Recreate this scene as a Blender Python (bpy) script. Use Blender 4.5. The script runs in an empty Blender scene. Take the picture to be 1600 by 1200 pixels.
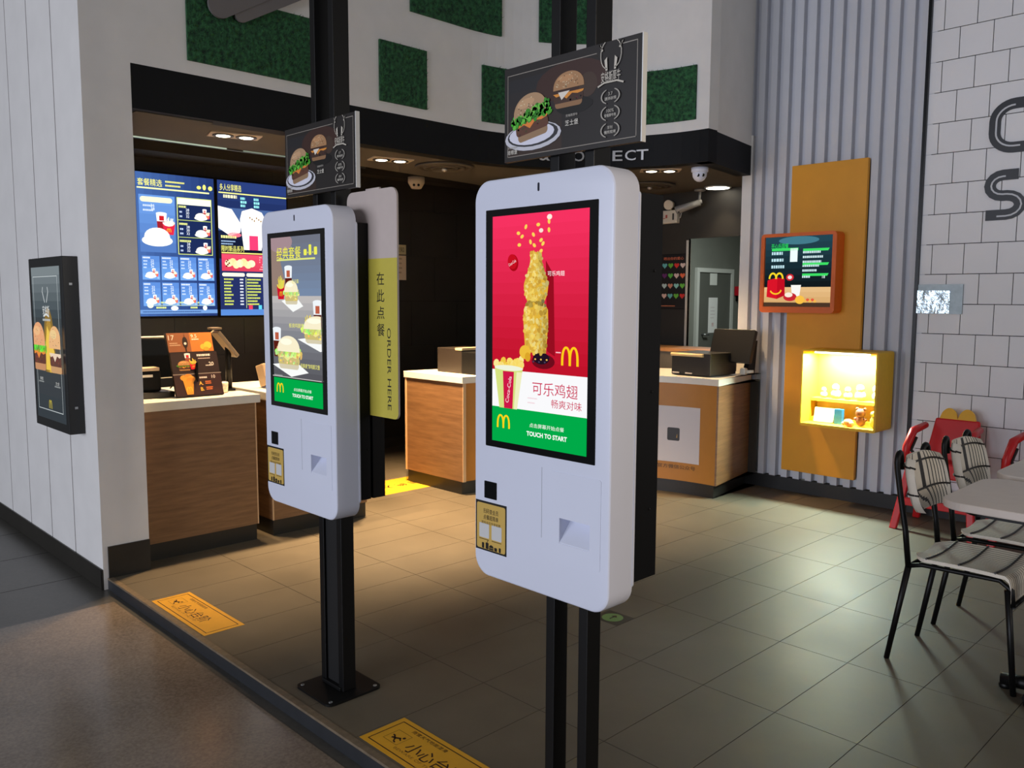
import bpy, bmesh, math, random
from mathutils import Vector, Matrix
random.seed(7)
sc = bpy.context.scene
COL = sc.collection

# ---------------------------------------------------------------- camera
def rot_rows(yaw, pitch, roll):
    cy, sy = math.cos(yaw), math.sin(yaw)
    f = Vector((sy*math.cos(pitch), cy*math.cos(pitch), -math.sin(pitch)))
    r = Vector((cy, -sy, 0)); u = r.cross(f)
    cr, sr = math.cos(roll), math.sin(roll)
    return cr*r+sr*u, -sr*r+cr*u, f
cam_d = bpy.data.cameras.new('camera')
cam = bpy.data.objects.new('camera', cam_d); COL.objects.link(cam)
cr_, cu_, cf_ = rot_rows(-0.797141, 0.101126, 0.004580)
m3 = Matrix((cr_, cu_, -cf_)).transposed()
cam.matrix_world = Matrix.Translation((2.00506, -5.10037, 1.47977)) @ m3.to_4x4()
cam_d.sensor_width = 36.0; cam_d.lens = 1312.6/1600*36
cam_d.clip_start = 0.05
sc.camera = cam

# ---------------------------------------------------------------- world, exposure, large lights
sc.view_settings.view_transform = 'Standard'
sc.view_settings.look = 'None'
sc.view_settings.exposure = 0.0
sc.view_settings.gamma = 1.0
sc.view_settings.use_curve_mapping = False
w = bpy.data.worlds.new('world'); sc.world = w; w.use_nodes = True
w.node_tree.nodes['Background'].inputs[0].default_value = (0.98, 0.97, 0.96, 1)
w.node_tree.nodes['Background'].inputs[1].default_value = 0.105

def area(name, loc, target, size, power, col, sy=None, spread=None):
    d = bpy.data.lights.new(name, 'AREA'); d.energy = power; d.color = col
    d.size = size
    if sy: d.shape = 'RECTANGLE'; d.size_y = sy
    if spread: d.spread = spread
    o = bpy.data.objects.new(name, d); COL.objects.link(o)
    o.location = loc
    o.rotation_euler = (Vector(target)-Vector(loc)).to_track_quat('-Z', 'Y').to_euler()
    return o
# lit shop windows across the concourse, cool white
area('opposite_shop_light', (-0.4, -14.0, 2.0), (-0.4, -2.0, 1.7), 9.0, 740, (0.84, 0.88, 1.0), 3.0)
# unseen fill lights added on the right, dim
area('kiosk_side_fill', (4.6, -3.3, 2.5), (0.6, -3.45, 1.25), .9, 8, (1.0, 0.80, 0.58), .9, math.radians(70))  # added warm fill, kept narrow on the near kiosk's side face
area('bulkhead_fill', (6.5, -1.4, 2.3), (-2.5, -1.8, 2.1), 3.2, 46, (1.0, 0.97, 0.94), 1.8)  # added soft fill to brighten the bulkhead and jamb

# ---------------------------------------------------------------- materials
def lin(c):
    c = c/255.0
    return c/12.92 if c <= 0.04045 else ((c+0.055)/1.055)**2.4
def L(r, g, b): return (lin(r), lin(g), lin(b), 1.0)
_M = {}
def mat(col, rough=0.5, metal=0.0, noise=0.0, nscale=30.0, bump=0.0, coat=0.0, spec=0.5, name=None, stretch=None):
    key = ('p', tuple(col), rough, metal, noise, nscale, bump, coat, spec, stretch)
    if key in _M: return _M[key]
    m = bpy.data.materials.new(name or 'surface'); m.use_nodes = True
    nt = m.node_tree; b = nt.nodes['Principled BSDF']
    c = L(*col)
    b.inputs['Base Color'].default_value = c
    b.inputs['Roughness'].default_value = rough
    b.inputs['Metallic'].default_value = metal
    b.inputs['Specular IOR Level'].default_value = spec
    if coat: b.inputs['Coat Weight'].default_value = coat; b.inputs['Coat Roughness'].default_value = 0.08
    if noise or bump:
        tc = nt.nodes.new('ShaderNodeTexCoord'); n = nt.nodes.new('ShaderNodeTexNoise')
        n.inputs['Scale'].default_value = nscale; n.inputs['Detail'].default_value = 5
        src = tc.outputs['Object']
        if stretch:
            mp = nt.nodes.new('ShaderNodeMapping'); mp.inputs['Scale'].default_value = stretch
            nt.links.new(src, mp.inputs[0]); src = mp.outputs[0]
        nt.links.new(src, n.inputs['Vector'])
        if noise:
            r = nt.nodes.new('ShaderNodeValToRGB')
            lo = tuple(max(0, x*(1-noise)) for x in c[:3])+(1,); hi = tuple(min(1, x*(1+noise)) for x in c[:3])+(1,)
            r.color_ramp.elements[0].position = 0.3; r.color_ramp.elements[1].position = 0.7
            r.color_ramp.elements[0].color = lo; r.color_ramp.elements[1].color = hi
            nt.links.new(n.outputs['Fac'], r.inputs[0]); nt.links.new(r.outputs[0], b.inputs['Base Color'])
        if bump:
            bp = nt.nodes.new('ShaderNodeBump'); bp.inputs['Strength'].default_value = bump; bp.inputs['Distance'].default_value = 0.01
            nt.links.new(n.outputs['Fac'], bp.inputs['Height']); nt.links.new(bp.outputs[0], b.inputs['Normal'])
    _M[key] = m
    return m
def emis(col, strength=1.0):
    key = ('e', tuple(col), strength)
    if key in _M: return _M[key]
    m = bpy.data.materials.new('lit_display'); m.use_nodes = True
    nt = m.node_tree; nt.nodes.remove(nt.nodes['Principled BSDF'])
    e = nt.nodes.new('ShaderNodeEmission'); e.inputs[0].default_value = L(*col); e.inputs[1].default_value = strength
    nt.links.new(e.outputs[0], nt.nodes['Material Output'].inputs[0])
    _M[key] = m
    return m
def wood(dark, light, scale=(1.2, 1.2, 16), rough=0.45):
    key = ('w', dark, light, scale)
    if key in _M: return _M[key]
    m = bpy.data.materials.new('wood_laminate'); m.use_nodes = True
    nt = m.node_tree; b = nt.nodes['Principled BSDF']; b.inputs['Roughness'].default_value = rough
    tc = nt.nodes.new('ShaderNodeTexCoord'); mp = nt.nodes.new('ShaderNodeMapping'); mp.inputs['Scale'].default_value = scale
    n = nt.nodes.new('ShaderNodeTexNoise'); n.inputs['Scale'].default_value = 3.0; n.inputs['Detail'].default_value = 8; n.inputs['Roughness'].default_value = 0.65
    n2 = nt.nodes.new('ShaderNodeTexNoise'); n2.inputs['Scale'].default_value = 1.3
    r = nt.nodes.new('ShaderNodeValToRGB')
    r.color_ramp.elements[0].position = 0.34; r.color_ramp.elements[1].position = 0.68
    r.color_ramp.elements[0].color = L(*dark); r.color_ramp.elements[1].color = L(*light)
    nt.links.new(tc.outputs['Object'], mp.inputs[0]); nt.links.new(mp.outputs[0], n.inputs['Vector'])
    nt.links.new(n.outputs['Fac'], r.inputs[0]); nt.links.new(r.outputs[0], b.inputs['Base Color'])
    _M[key] = m
    return m

WHITE_PAINT = mat((226, 224, 222), 0.6, noise=0.03, nscale=6)
WHITE_PLASTIC = mat((220, 224, 240), 0.32, noise=0.01, nscale=4)
BLACK = mat((8, 8, 9), 0.55, noise=0.1, nscale=12, spec=.2)
BLACK_METAL = mat((8, 8, 9), 0.45, metal=0.0, noise=0.1, nscale=20, spec=.3)
BLACK_GLASS = mat((8, 10, 13), 0.12, coat=0.5)
BAND_BLACK = mat((11, 13, 17), 0.6, noise=0.08, nscale=8, spec=.2)
DARK_TILE = mat((40, 38, 34), 0.4, noise=0.12, nscale=7)
WORKTOP = mat((226, 222, 212), 0.35, noise=0.03, nscale=15)
WOOD = wood((112, 80, 52), (140, 104, 70))
YELLOW_LAM = mat((178, 118, 38), 0.45, noise=0.04, nscale=9)
STEEL = mat((170, 172, 174), 0.28, metal=0.9, noise=0.05, nscale=20)
RED_PLASTIC = mat((204, 30, 34), 0.38, noise=0.05, nscale=10)

# ---------------------------------------------------------------- object helpers
LOC = {}
def tag(o, label=None, cat=None, group=None, kind=None):
    if label: o['label'] = label
    if cat: o['category'] = cat
    if group: o['group'] = group
    if kind: o['kind'] = kind
    return o
def thing(name, loc, label, cat, group=None):
    o = bpy.data.objects.new(name, None); o.empty_display_size = 0.1
    COL.objects.link(o); o.location = loc; LOC[o.name] = Vector(loc)
    return tag(o, label, cat, group)
class MB:
    def __init__(s): s.v = []; s.f = []; s.mi = []; s.mats = []; s.sm = []
    def _m(s, m):
        if m is None: return 0
        if m not in s.mats: s.mats.append(m)
        return s.mats.index(m)
    def add(s, vs, fs, m=None, smooth=False):
        o = len(s.v); k = s._m(m)
        s.v += [Vector(v) for v in vs]
        for f in fs: s.f.append([o+i for i in f]); s.mi.append(k); s.sm.append(smooth)
        return s
    def box(s, x0, x1, y0, y1, z0, z1, m=None):
        vs = [(x, y, z) for z in (z0, z1) for y in (y0, y1) for x in (x0, x1)]
        return s.add(vs, [(0, 2, 3, 1), (4, 5, 7, 6), (0, 1, 5, 4), (2, 6, 7, 3), (0, 4, 6, 2), (1, 3, 7, 5)], m)
    def prism(s, pts, d0, d1, fr, m=None, smooth=False):
        """closed 2D outline (counter-clockwise) extruded between depths d0<d1 along frame normal"""
        n = len(pts); U, V, N, O = fr
        vs = [O+U*p[0]+V*p[1]+N*d for d in (d0, d1) for p in pts]
        s.add(vs, [list(range(n))[::-1], [n+i for i in range(n)]], m)
        s.add(vs, [(i, (i+1) % n, n+(i+1) % n, n+i) for i in range(n)], m, smooth)
        return s
    def loft(s, rings, m=None, smooth=True, closed=True, caps=True):
        n = len(rings[0]); vs = [p for r in rings for p in r]; fs = []
        for k in range(len(rings)-1):
            for i in range(n if closed else n-1):
                j = (i+1) % n
                fs.append((k*n+i, k*n+j, (k+1)*n+j, (k+1)*n+i))
        s.add(vs, fs, m, smooth)
        if caps and closed: s.add(list(rings[0])+list(rings[-1]), [list(range(n))[::-1], [n+i for i in range(n)]], m)
        return s
    def tube(s, path, r, m=None, n=10, caps=True):
        P = [Vector(p) for p in path]; rings = []
        t0 = (P[1]-P[0]).normalized(); up = Vector((0, 0, 1)) if abs(t0.z) < 0.9 else Vector((1, 0, 0))
        a = t0.cross(up).normalized()
        for i, p in enumerate(P):
            if i == 0: t = P[1]-P[0]
            elif i == len(P)-1: t = P[-1]-P[-2]
            else: t = (P[i+1]-p).normalized()+(p-P[i-1]).normalized()
            t.normalize(); a = (a-t*a.dot(t)).normalized(); b = t.cross(a)
            rr = r[i] if isinstance(r, (list, tuple)) else r
            rings.append([p+a*math.cos(q)*rr+b*math.sin(q)*rr for q in [2*math.pi*k/n for k in range(n)]])
        return s.loft(rings, m, True, True, caps)
    def cyl(s, c, r, h, m=None, n=24, axis='Z', r2=None):
        ax = {'X': Vector((1, 0, 0)), 'Y': Vector((0, 1, 0)), 'Z': Vector((0, 0, 1))}[axis]
        c = Vector(c)
        return s.tube([c, c+ax*h], [r, r if r2 is None else r2], m, n)
    def lathe(s, c, prof, m=None, n=28, axis=Vector((0, 0, 1))):
        c = Vector(c); up = axis.normalized(); a = up.orthogonal().normalized(); b = up.cross(a)
        rings = [[c+up*h+(a*math.cos(q)+b*math.sin(q))*max(r, 1e-4) for q in [2*math.pi*k/n for k in range(n)]] for r, h in prof]
        return s.loft(rings, m, True, True, True)
    def ball(s, c, r, m=None, n=14, sc_=(1, 1, 1)):
        c = Vector(c); rings = []
        for k in range(9):
            t = -math.pi/2+math.pi*k/8
            rings.append([c+Vector((math.cos(t)*math.cos(q)*sc_[0], math.cos(t)*math.sin(q)*sc_[1], math.sin(t)*sc_[2]))*r for q in [2*math.pi*i/n for i in range(n)]])
        return s.loft(rings, m, True, True, False)
    def build(s, name, m=None, parent=None, origin=None, bevel=0, bseg=2, boolean=None):
        if parent is not None: O = LOC[parent.name]
        elif origin is not None: O = Vector(origin)
        else:
            xs = [v.x for v in s.v]; ys = [v.y for v in s.v]; zs = [v.z for v in s.v]
            O = Vector(((min(xs)+max(xs))/2, (min(ys)+max(ys))/2, min(zs)))
        me = bpy.data.meshes.new(name)
        me.from_pydata([tuple(v-O) for v in s.v], [], s.f)
        if s.mats and m is None:
            for k in s.mats: me.materials.append(k)
            for p, k in zip(me.polygons, s.mi): p.material_index = k
        else: me.materials.append(m)
        for p, k in zip(me.polygons, s.sm): p.use_smooth = k
        bm = bmesh.new(); bm.from_mesh(me)
        bmesh.ops.remove_doubles(bm, verts=bm.verts, dist=1e-6)
        bmesh.ops.recalc_face_normals(bm, faces=bm.faces) if not getattr(s, 'keep', False) else None
        bm.to_mesh(me); bm.free()
        o = bpy.data.objects.new(name, me); COL.objects.link(o)
        if boolean:
            cut = boolean.build('cut', m, None, origin=O); cut.location = (0, 0, 0)
            md = o.modifiers.new('b', 'BOOLEAN'); md.operation = 'DIFFERENCE'; md.object = cut; md.solver = 'EXACT'
            bpy.context.view_layer.update()
            me2 = bpy.data.meshes.new_from_object(o.evaluated_get(bpy.context.evaluated_depsgraph_get()))
            o.modifiers.clear(); o.data = me2; bpy.data.objects.remove(cut)
        if bevel:
            md = o.modifiers.new('bevel', 'BEVEL'); md.width = bevel; md.segments = bseg; md.limit_method = 'ANGLE'
            md.angle_limit = math.radians(40); md.harden_normals = False
        if parent is not None: o.parent = parent
        else: o.location = O
        LOC[o.name] = O
        return o
def struct(name, mb, m=None, parent=None, **k):
    o = mb.build(name, m, parent, origin=None if parent else (0, 0, 0), **k)
    if parent is None: o['kind'] = 'structure'
    return o
X, Y, Z = Vector((1, 0, 0)), Vector((0, 1, 0)), Vector((0, 0, 1))
def front(x, y, z): return (X, Z, -Y, Vector((x, y, z)))      # faces -Y
def side(x, y, z): return (Y, Z, X, Vector((x, y, z)))        # faces +X
def flat(x, y, z): return (X, Y, Z, Vector((x, y, z)))        # faces up
def rrect(x0, y0, x1, y1, r, n=6):
    pts = []
    rs = r if isinstance(r, (list, tuple)) else (r, r, r, r)   # bl br tr tl
    for (cx, cy, a0, rr) in ((x0, y0, 180, rs[0]), (x1, y0, 270, rs[1]), (x1, y1, 0, rs[2]), (x0, y1, 90, rs[3])):
        sx = 1 if cx == x0 else -1; sy = 1 if cy == y0 else -1
        if rr <= 0: pts.append((cx, cy)); continue
        for k in range(n+1):
            a = math.radians(a0+90*k/n)
            pts.append((cx+sx*rr+rr*math.cos(a), cy+sy*rr+rr*math.sin(a)))
    return pts
def ell(cx, cy, rx, ry, rot=0, n=24, a0=0, a1=360):
    full = a1-a0 >= 360; c, s = math.cos(math.radians(rot)), math.sin(math.radians(rot)); out = []
    for k in range(n if full else n+1):
        a = math.radians(a0+(a1-a0)*k/n); x, y = rx*math.cos(a), ry*math.sin(a)
        out.append((cx+x*c-y*s, cy+x*s+y*c))
    return out
def stroke(path, wd):
    """2D ribbon outline around a polyline"""
    l, r = [], []
    for i, p in enumerate(path):
        a = path[max(i-1, 0)]; b = path[min(i+1, len(path)-1)]
        dx, dy = b[0]-a[0], b[1]-a[1]; d = math.hypot(dx, dy) or 1
        ww = wd[i] if isinstance(wd, (list, tuple)) else wd
        l.append((p[0]-dy/d*ww/2, p[1]+dx/d*ww/2)); r.append((p[0]+dy/d*ww/2, p[1]-dx/d*ww/2))
    return r+l[::-1]
_T = {}
def text_mesh(s, bold=0.0):
    if any(ord(c) > 0x2e80 for c in s): bold = min(bold, .004)
    if (s, bold) in _T: return _T[(s, bold)]
    c = bpy.data.curves.new('lettering', 'FONT'); c.body = s; c.resolution_u = 3; c.offset = bold
    o = bpy.data.objects.new('lettering', c); COL.objects.link(o)
    bpy.context.view_layer.update()
    me = bpy.data.meshes.new_from_object(o.evaluated_get(bpy.context.evaluated_depsgraph_get()))
    vs = [(v.co.x, v.co.y) for v in me.vertices]; fs = [list(p.vertices) for p in me.polygons]
    bpy.data.objects.remove(o); bpy.data.curves.remove(c); bpy.data.meshes.remove(me)
    xs = [v[0] for v in vs] or [0, 1]; ys = [v[1] for v in vs] or [0, 1]
    _T[(s, bold)] = (vs, fs, min(xs), max(xs), min(ys), max(ys))
    return _T[(s, bold)]

class Art:
    """flat printed or lit artwork: stacked thin layers of coloured shapes in one mesh"""
    def __init__(s, fr, lit=None, step=0.0002):
        s.fr = fr; s.mb = MB(); s.mb.keep = True; s.lit = lit; s.step = step; s.l = 1; s.clip = None; s.rot = None
    def col(s, c):
        return emis(c, s.lit) if s.lit else mat(c, 0.45)
    def put(s, vs, fs, c, lay=None):
        d = (s.l if lay is None else lay)*s.step
        if s.rot:
            ox, oy, q = s.rot; cq, sq = math.cos(q), math.sin(q)
            vs = [(ox+(x-ox)*cq-(y-oy)*sq, oy+(x-ox)*sq+(y-oy)*cq) for x, y in vs]
        if callable(s.fr):
            s.mb.add([s.fr(x, y, d) for x, y in vs], fs, s.col(c) if isinstance(c, tuple) else c); return s
        U, V, N, O = s.fr
        s.mb.add([O+U*x+V*y+N*d for x, y in vs], fs, s.col(c) if isinstance(c, tuple) else c)
        return s
    def poly(s, pts, c, lay=None):
        ar = sum(pts[i-1][0]*pts[i][1]-pts[i][0]*pts[i-1][1] for i in range(len(pts)))
        if ar < 0: pts = pts[::-1]
        if s.clip:
            for ax, lim, sg in ((0, 0, 1), (0, s.clip[0], -1), (1, 0, 1), (1, s.clip[1], -1)):
                out = []
                for i in range(len(pts)):
                    a, b = pts[i-1], pts[i]; da, db = (a[ax]-lim)*sg, (b[ax]-lim)*sg
                    if (da < 0) != (db < 0):
                        t = da/(da-db); out.append((a[0]+(b[0]-a[0])*t, a[1]+(b[1]-a[1])*t))
                    if db >= 0: out.append(b)
                pts = out
                if len(pts) < 3: return s
        return s.put(pts, [list(range(len(pts)))], c, lay)
    def rect(s, x, y, w_, h_, c, lay=None): return s.poly([(x, y), (x+w_, y), (x+w_, y+h_), (x, y+h_)], c, lay)
    def rr(s, x, y, w_, h_, r, c, lay=None): return s.poly(rrect(x, y, x+w_, y+h_, r), c, lay)
    def el(s, cx, cy, rx, ry, c, rot=0, lay=None, n=20): return s.poly(ell(cx, cy, rx, ry, rot, n), c, lay)
    def strip(s, path, wd, c, lay=None):
        for i in range(len(path)-1):
            w2 = (wd[i], wd[i+1]) if isinstance(wd, (list, tuple)) else wd
            s.poly(stroke(path[i:i+2], w2), c, lay)
        return s
    def line(s, path, wd, c, lay=None):
        o = stroke(path, wd); n = len(path)
        for i in range(n-1): s.poly([o[i], o[i+1], o[2*n-2-i], o[2*n-1-i]], c, lay)
        return s
    def frame(s, x, y, w_, h_, t, c, lay=None):
        s.rect(x, y, w_, t, c, lay); s.rect(x, y+h_-t, w_, t, c, lay); s.rect(x, y+t, t, h_-2*t, c, lay); s.rect(x+w_-t, y+t, t, h_-2*t, c, lay)
        return s
    def grad(s, x, y, w_, h_, c0, c1, n=10, vert=True, lay=None):
        for k in range(n):
            t = (k+0.5)/n; c = tuple(int(c0[i]+(c1[i]-c0[i])*t) for i in range(3))
            if vert: s.rect(x, y+h_*k/n, w_, h_/n, c, lay)
            else: s.rect(x+w_*k/n, y, w_/n, h_, c, lay)
        return s
    def text(s, t, cx, cy, h_, c, w_=None, bold=0.0, rot=0, lay=None, al='c'):
        vs, fs, x0, x1, y0, y1 = text_mesh(t, bold)
        k = h_/max(y1-y0, 1e-3); kx = w_/max(x1-x0, 1e-3) if w_ else k
        ww = (x1-x0)*kx; ox = {'c': -ww/2, 'l': 0, 'r': -ww}[al]
        cs, sn = math.cos(math.radians(rot)), math.sin(math.radians(rot)); out = []
        for a, b in vs:
            p, q = (a-x0)*kx+ox, (b-y0)*k-h_/2
            out.append((cx+p*cs-q*sn, cy+p*sn+q*cs))
        return s.put(out, fs, c, lay)
    def arches(s, cx, y, w_, h_, c, lay=None):
        """two golden arches side by side"""
        for sg in (-1, 1):
            path, wd = [], []
            for k in range(17):
                a = math.pi*k/16
                px = cx+sg*w_*0.235-math.cos(a)*w_*0.235*sg*-1
                path.append((px, y+h_*math.sin(a)**0.62)); wd.append(w_*(0.105+0.035*abs(math.cos(a))))
            s.line(path, wd, c, lay)
        return s
    # food pictures
    def burger(s, cx, y, w_, bun=(196, 142, 84), lettuce=(92, 160, 44), patty=(86, 50, 34), cheese=(240, 150, 40), tall=1.0, plate=None, rot=0, seeds=True, meat2=None):
        l0 = s.l; h = w_*0.8*tall; rnd = random.Random(int(cx*9999)+int(w_*99999))
        if plate:
            s.l = l0; s.el(cx, y+h*0.06, w_*0.78, w_*0.26, plate); s.l += 1; s.el(cx, y+h*0.09, w_*0.7, w_*0.21, (60, 58, 56)); s.l += 1
            s.el(cx, y+h*0.1, w_*0.64, w_*0.19, plate); s.l += 1
        b2 = tuple(int(v*0.86) for v in bun)
        s.poly(rrect(cx-w_*0.44, y, cx+w_*0.44, y+h*0.22, w_*0.09), b2); s.l += 1
        s.poly(rrect(cx-w_*0.48, y+h*0.14, cx+w_*0.48, y+h*0.38, w_*0.08), patty); s.l += 1
        for k in range(14): s.el(cx+w_*rnd.uniform(-.42, .42), y+h*rnd.uniform(.17, .35), w_*0.035, w_*0.025, tuple(int(v*rnd.uniform(.75, 1.35)) for v in patty), n=8)
        s.l += 1
        s.poly([(cx-w_*.5, y+h*.42), (cx+w_*.5, y+h*.42), (cx+w_*.46, y+h*.36), (cx+w_*.3, y+h*.33), (cx+w_*.12, y+h*.37), (cx-w_*.06, y+h*.24), (cx-w_*.22, y+h*.36), (cx-w_*.4, y+h*.33)], cheese); s.l += 1
        if meat2: s.poly(rrect(cx-w_*.5, y+h*.4, cx+w_*.42, y+h*.5, w_*.05), meat2); s.l += 1
        if lettuce:
            for k in range(44):
                t = (k % 22)/21
                s.el(cx-w_*.55+w_*1.1*t, y+h*(.53-.07*(k//22)+.05*math.sin(k*2.3)), w_*rnd.uniform(.05, .085), w_*rnd.uniform(.03, .06), tuple(int(v*rnd.uniform(.75, 1.3)) for v in lettuce), rot=rnd.uniform(0, 90), n=8)
            s.l += 1
        dome = [(cx+w_*.5*math.cos(a), y+h*.52+h*.48*math.sin(a)**0.8) for a in [math.pi*k/20 for k in range(21)]]
        s.poly(dome, bun); s.l += 1
        s.el(cx-w_*.1, y+h*.82, w_*.26, h*.1, tuple(min(255, int(v*1.12)) for v in bun)); s.l += 1
        if seeds:
            for k in range(34):
                a = rnd.uniform(0.15, math.pi-.15); q = rnd.uniform(.15, .92)
                s.el(cx+w_*.48*math.cos(a)*q, y+h*.55+h*.43*math.sin(a)*q, w_*.018, w_*.012, rnd.choice([(232, 214, 176), (70, 50, 34), (214, 190, 150)]), rot=rnd.uniform(0, 180), n=6)
            s.l += 1
        top = s.l; s.l = l0; return top
    def fries(s, cx, y, w_, box=(206, 20, 44), fry=(250, 222, 90)):
        l0 = s.l; rnd = random.Random(int(cx*7777))
        for k in range(15):
            x = cx-w_*.46+w_*.92*k/14; t = y+w_*(1.05+.45*rnd.random()-.3*abs(k/14-.5))
            s.poly(stroke([(cx+(x-cx)*.6, y+w_*.6), (x, t)], w_*.085), tuple(int(v*rnd.uniform(.86, 1.02)) for v in fry))
        s.l += 1
        s.poly([(cx-w_*.36, y), (cx+w_*.36, y), (cx+w_*.5, y+w_*.86), (cx+w_*.3, y+w_*.7), (cx, y+w_*.64), (cx-w_*.3, y+w_*.7), (cx-w_*.5, y+w_*.86)], box); s.l += 1
        s.arches(cx, y+w_*.2, w_*.32, w_*.28, (250, 190, 30)); top = s.l+1; s.l = l0; return top
    def cup(s, cx, y, w_, body=(70, 22, 16), lid=(236, 240, 244), logo=(196, 30, 40), h=1.55):
        l0 = s.l
        s.poly([(cx-w_*.36, y), (cx+w_*.36, y), (cx+w_*.48, y+w_*h), (cx-w_*.48, y+w_*h)], body); s.l += 1
        s.poly([(cx-w_*.43, y+w_*h*.62), (cx+w_*.43, y+w_*h*.62), (cx+w_*.49, y+w_*h*1.08), (cx-w_*.49, y+w_*h*1.08)], lid); s.l += 1
        s.el(cx, y+w_*h*1.08, w_*.5, w_*.12, lid); s.rect(cx-w_*.22, y+w_*h*.66, w_*.44, w_*.44, logo, s.l+1)
        s.l = l0; return l0+3
    def meal(s, cx, y, w_, big=False, c=(255, 250, 238)):
        l0 = s.l
        s.l = s.cup(cx+w_*.12, y+w_*.22, w_*.27, body=(176, 40, 52), lid=(255, 255, 255), logo=(214, 120, 110))
        s.l = s.fries(cx+w_*.3, y+w_*.1, w_*.3, box=(232, 80, 96), fry=(255, 252, 220))
        s.el(cx-w_*.14, y+w_*.2, w_*.36, w_*.24, c); s.el(cx-w_*.14, y+w_*.12, w_*.42, w_*.13, (255, 255, 232), lay=s.l+1)
        s.l = l0
    def bars(s, x, y, w_, n, pitch, c, h_=None, gap=True, seed=1):
        """rows of very small print read at a distance as broken lines of text"""
        rnd = random.Random(seed+int(x*5000)+int(y*7000)); h_ = h_ or pitch*.55
        for k in range(n):
            xx = x; end = x+w_*(rnd.uniform(.62, 1.0) if gap else 1)
            while xx < end:
                d = h_*rnd.uniform(.5, .9)
                s.rect(xx, y-k*pitch, min(d, end-xx), h_, c); xx += d+h_*.22
    def build(s, name, parent=None): return s.mb.build(name, None, parent)

# ================================================================ SETTING
# fascia path: straight run above the counter, quarter-round cove, straight run to the corner, then the angled return
R0 = 1.2; S1 = 2.53; S2 = S1+R0*math.pi/2
def path(s, off=0.0):
    """point on the bulkhead line at arc length s, moved out of the wall by off"""
    if s < S1: p, n = Vector((-2.57, -3.61+s, 0)), Vector((1, 0, 0))
    elif s < S2:
        a = math.pi-(s-S1)/R0
        n = Vector((-math.cos(a), -math.sin(a), 0)); p = Vector((-1.37, -1.08, 0))-n*R0
    else: p, n = Vector((-1.37+(s-S2), 0.12, 0)), Vector((0, -1, 0))
    return p+n*off, n
def srange(s0, s1, d=0.07):
    k = max(2, int(abs(s1-s0)/d)+1); return [s0+(s1-s0)*i/(k-1) for i in range(k)]
def ribbon(mb, s0, s1, o0, o1, z0, z1, m=None, smooth=False):
    rings = [[path(s, o0)[0]+Z*z0, path(s, o1)[0]+Z*z0, path(s, o1)[0]+Z*z1, path(s, o0)[0]+Z*z1] for s in srange(s0, s1)]
    return mb.loft(rings, m, False)
ZB, ZT, ZM = 2.454, 2.68, 4.4       # soffit, top of black band, top of bulkhead
CORNER = Vector((-1.37, 0.12, 0)); RET = Vector((-1.515, 0.95, 0))

# --- shop floor: porcelain tiles 300 x 600 on dark grout
def tile_floor_mat():
    m = bpy.data.materials.new('grey_porcelain_tile'); m.use_nodes = True; nt = m.node_tree; b = nt.nodes['Principled BSDF']
    tc = nt.nodes.new('ShaderNodeTexCoord'); n = nt.nodes.new('ShaderNodeTexNoise'); n.inputs['Scale'].default_value = 1.6; n.inputs['Detail'].default_value = 6
    n.inputs['Roughness'].default_value = .6
    r = nt.nodes.new('ShaderNodeValToRGB'); r.color_ramp.elements[0].position = .3; r.color_ramp.elements[1].position = .72
    r.color_ramp.elements[0].color = L(84, 76, 63); r.color_ramp.elements[1].color = L(104, 95, 80)
    r2 = nt.nodes.new('ShaderNodeValToRGB'); r2.color_ramp.elements[0].color = (.42, .42, .42, 1); r2.color_ramp.elements[1].color = (.60, .60, .60, 1)
    nt.links.new(tc.outputs['Object'], n.inputs['Vector']); nt.links.new(n.outputs['Fac'], r.inputs[0]); nt.links.new(r.outputs[0], b.inputs['Base Color'])
    nt.links.new(n.outputs['Fac'], r2.inputs[0]); nt.links.new(r2.outputs[0], b.inputs['Roughness'])
    b.inputs['Specular IOR Level'].default_value = .5
    return m
TILE = tile_floor_mat(); GROUT = mat((34, 30, 25), .9)
mb = MB()
mb.box(-4.9, 4.2, -3.585, 7.4, -.05, -.0012, GROUT)
for j in range(-16, 14):
    for i in range(-13, 6):
        y1, y0 = -i*.599-.0015, -(i+1)*.599+.0015
        y0 = max(y0, -3.5845)
        if y0 < y1: mb.box(j*.3+.0014, (j+1)*.3-.0014, y0, y1, -.004, 0, TILE)
struct('floor', mb)
# step edge and riser
mb = MB(); mb.box(-2.57, 4.2, -3.612, -3.5855, -.008, .0015); struct('trim_1', mb, mat((112, 98, 80), .5, noise=.2, nscale=40))
mb = MB(); mb.box(-2.57, 4.2, -3.611, -3.586, -.075, -.0085); struct('trim_2', mb, mat((38, 40, 44), .5, noise=.1, nscale=20))

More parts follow.
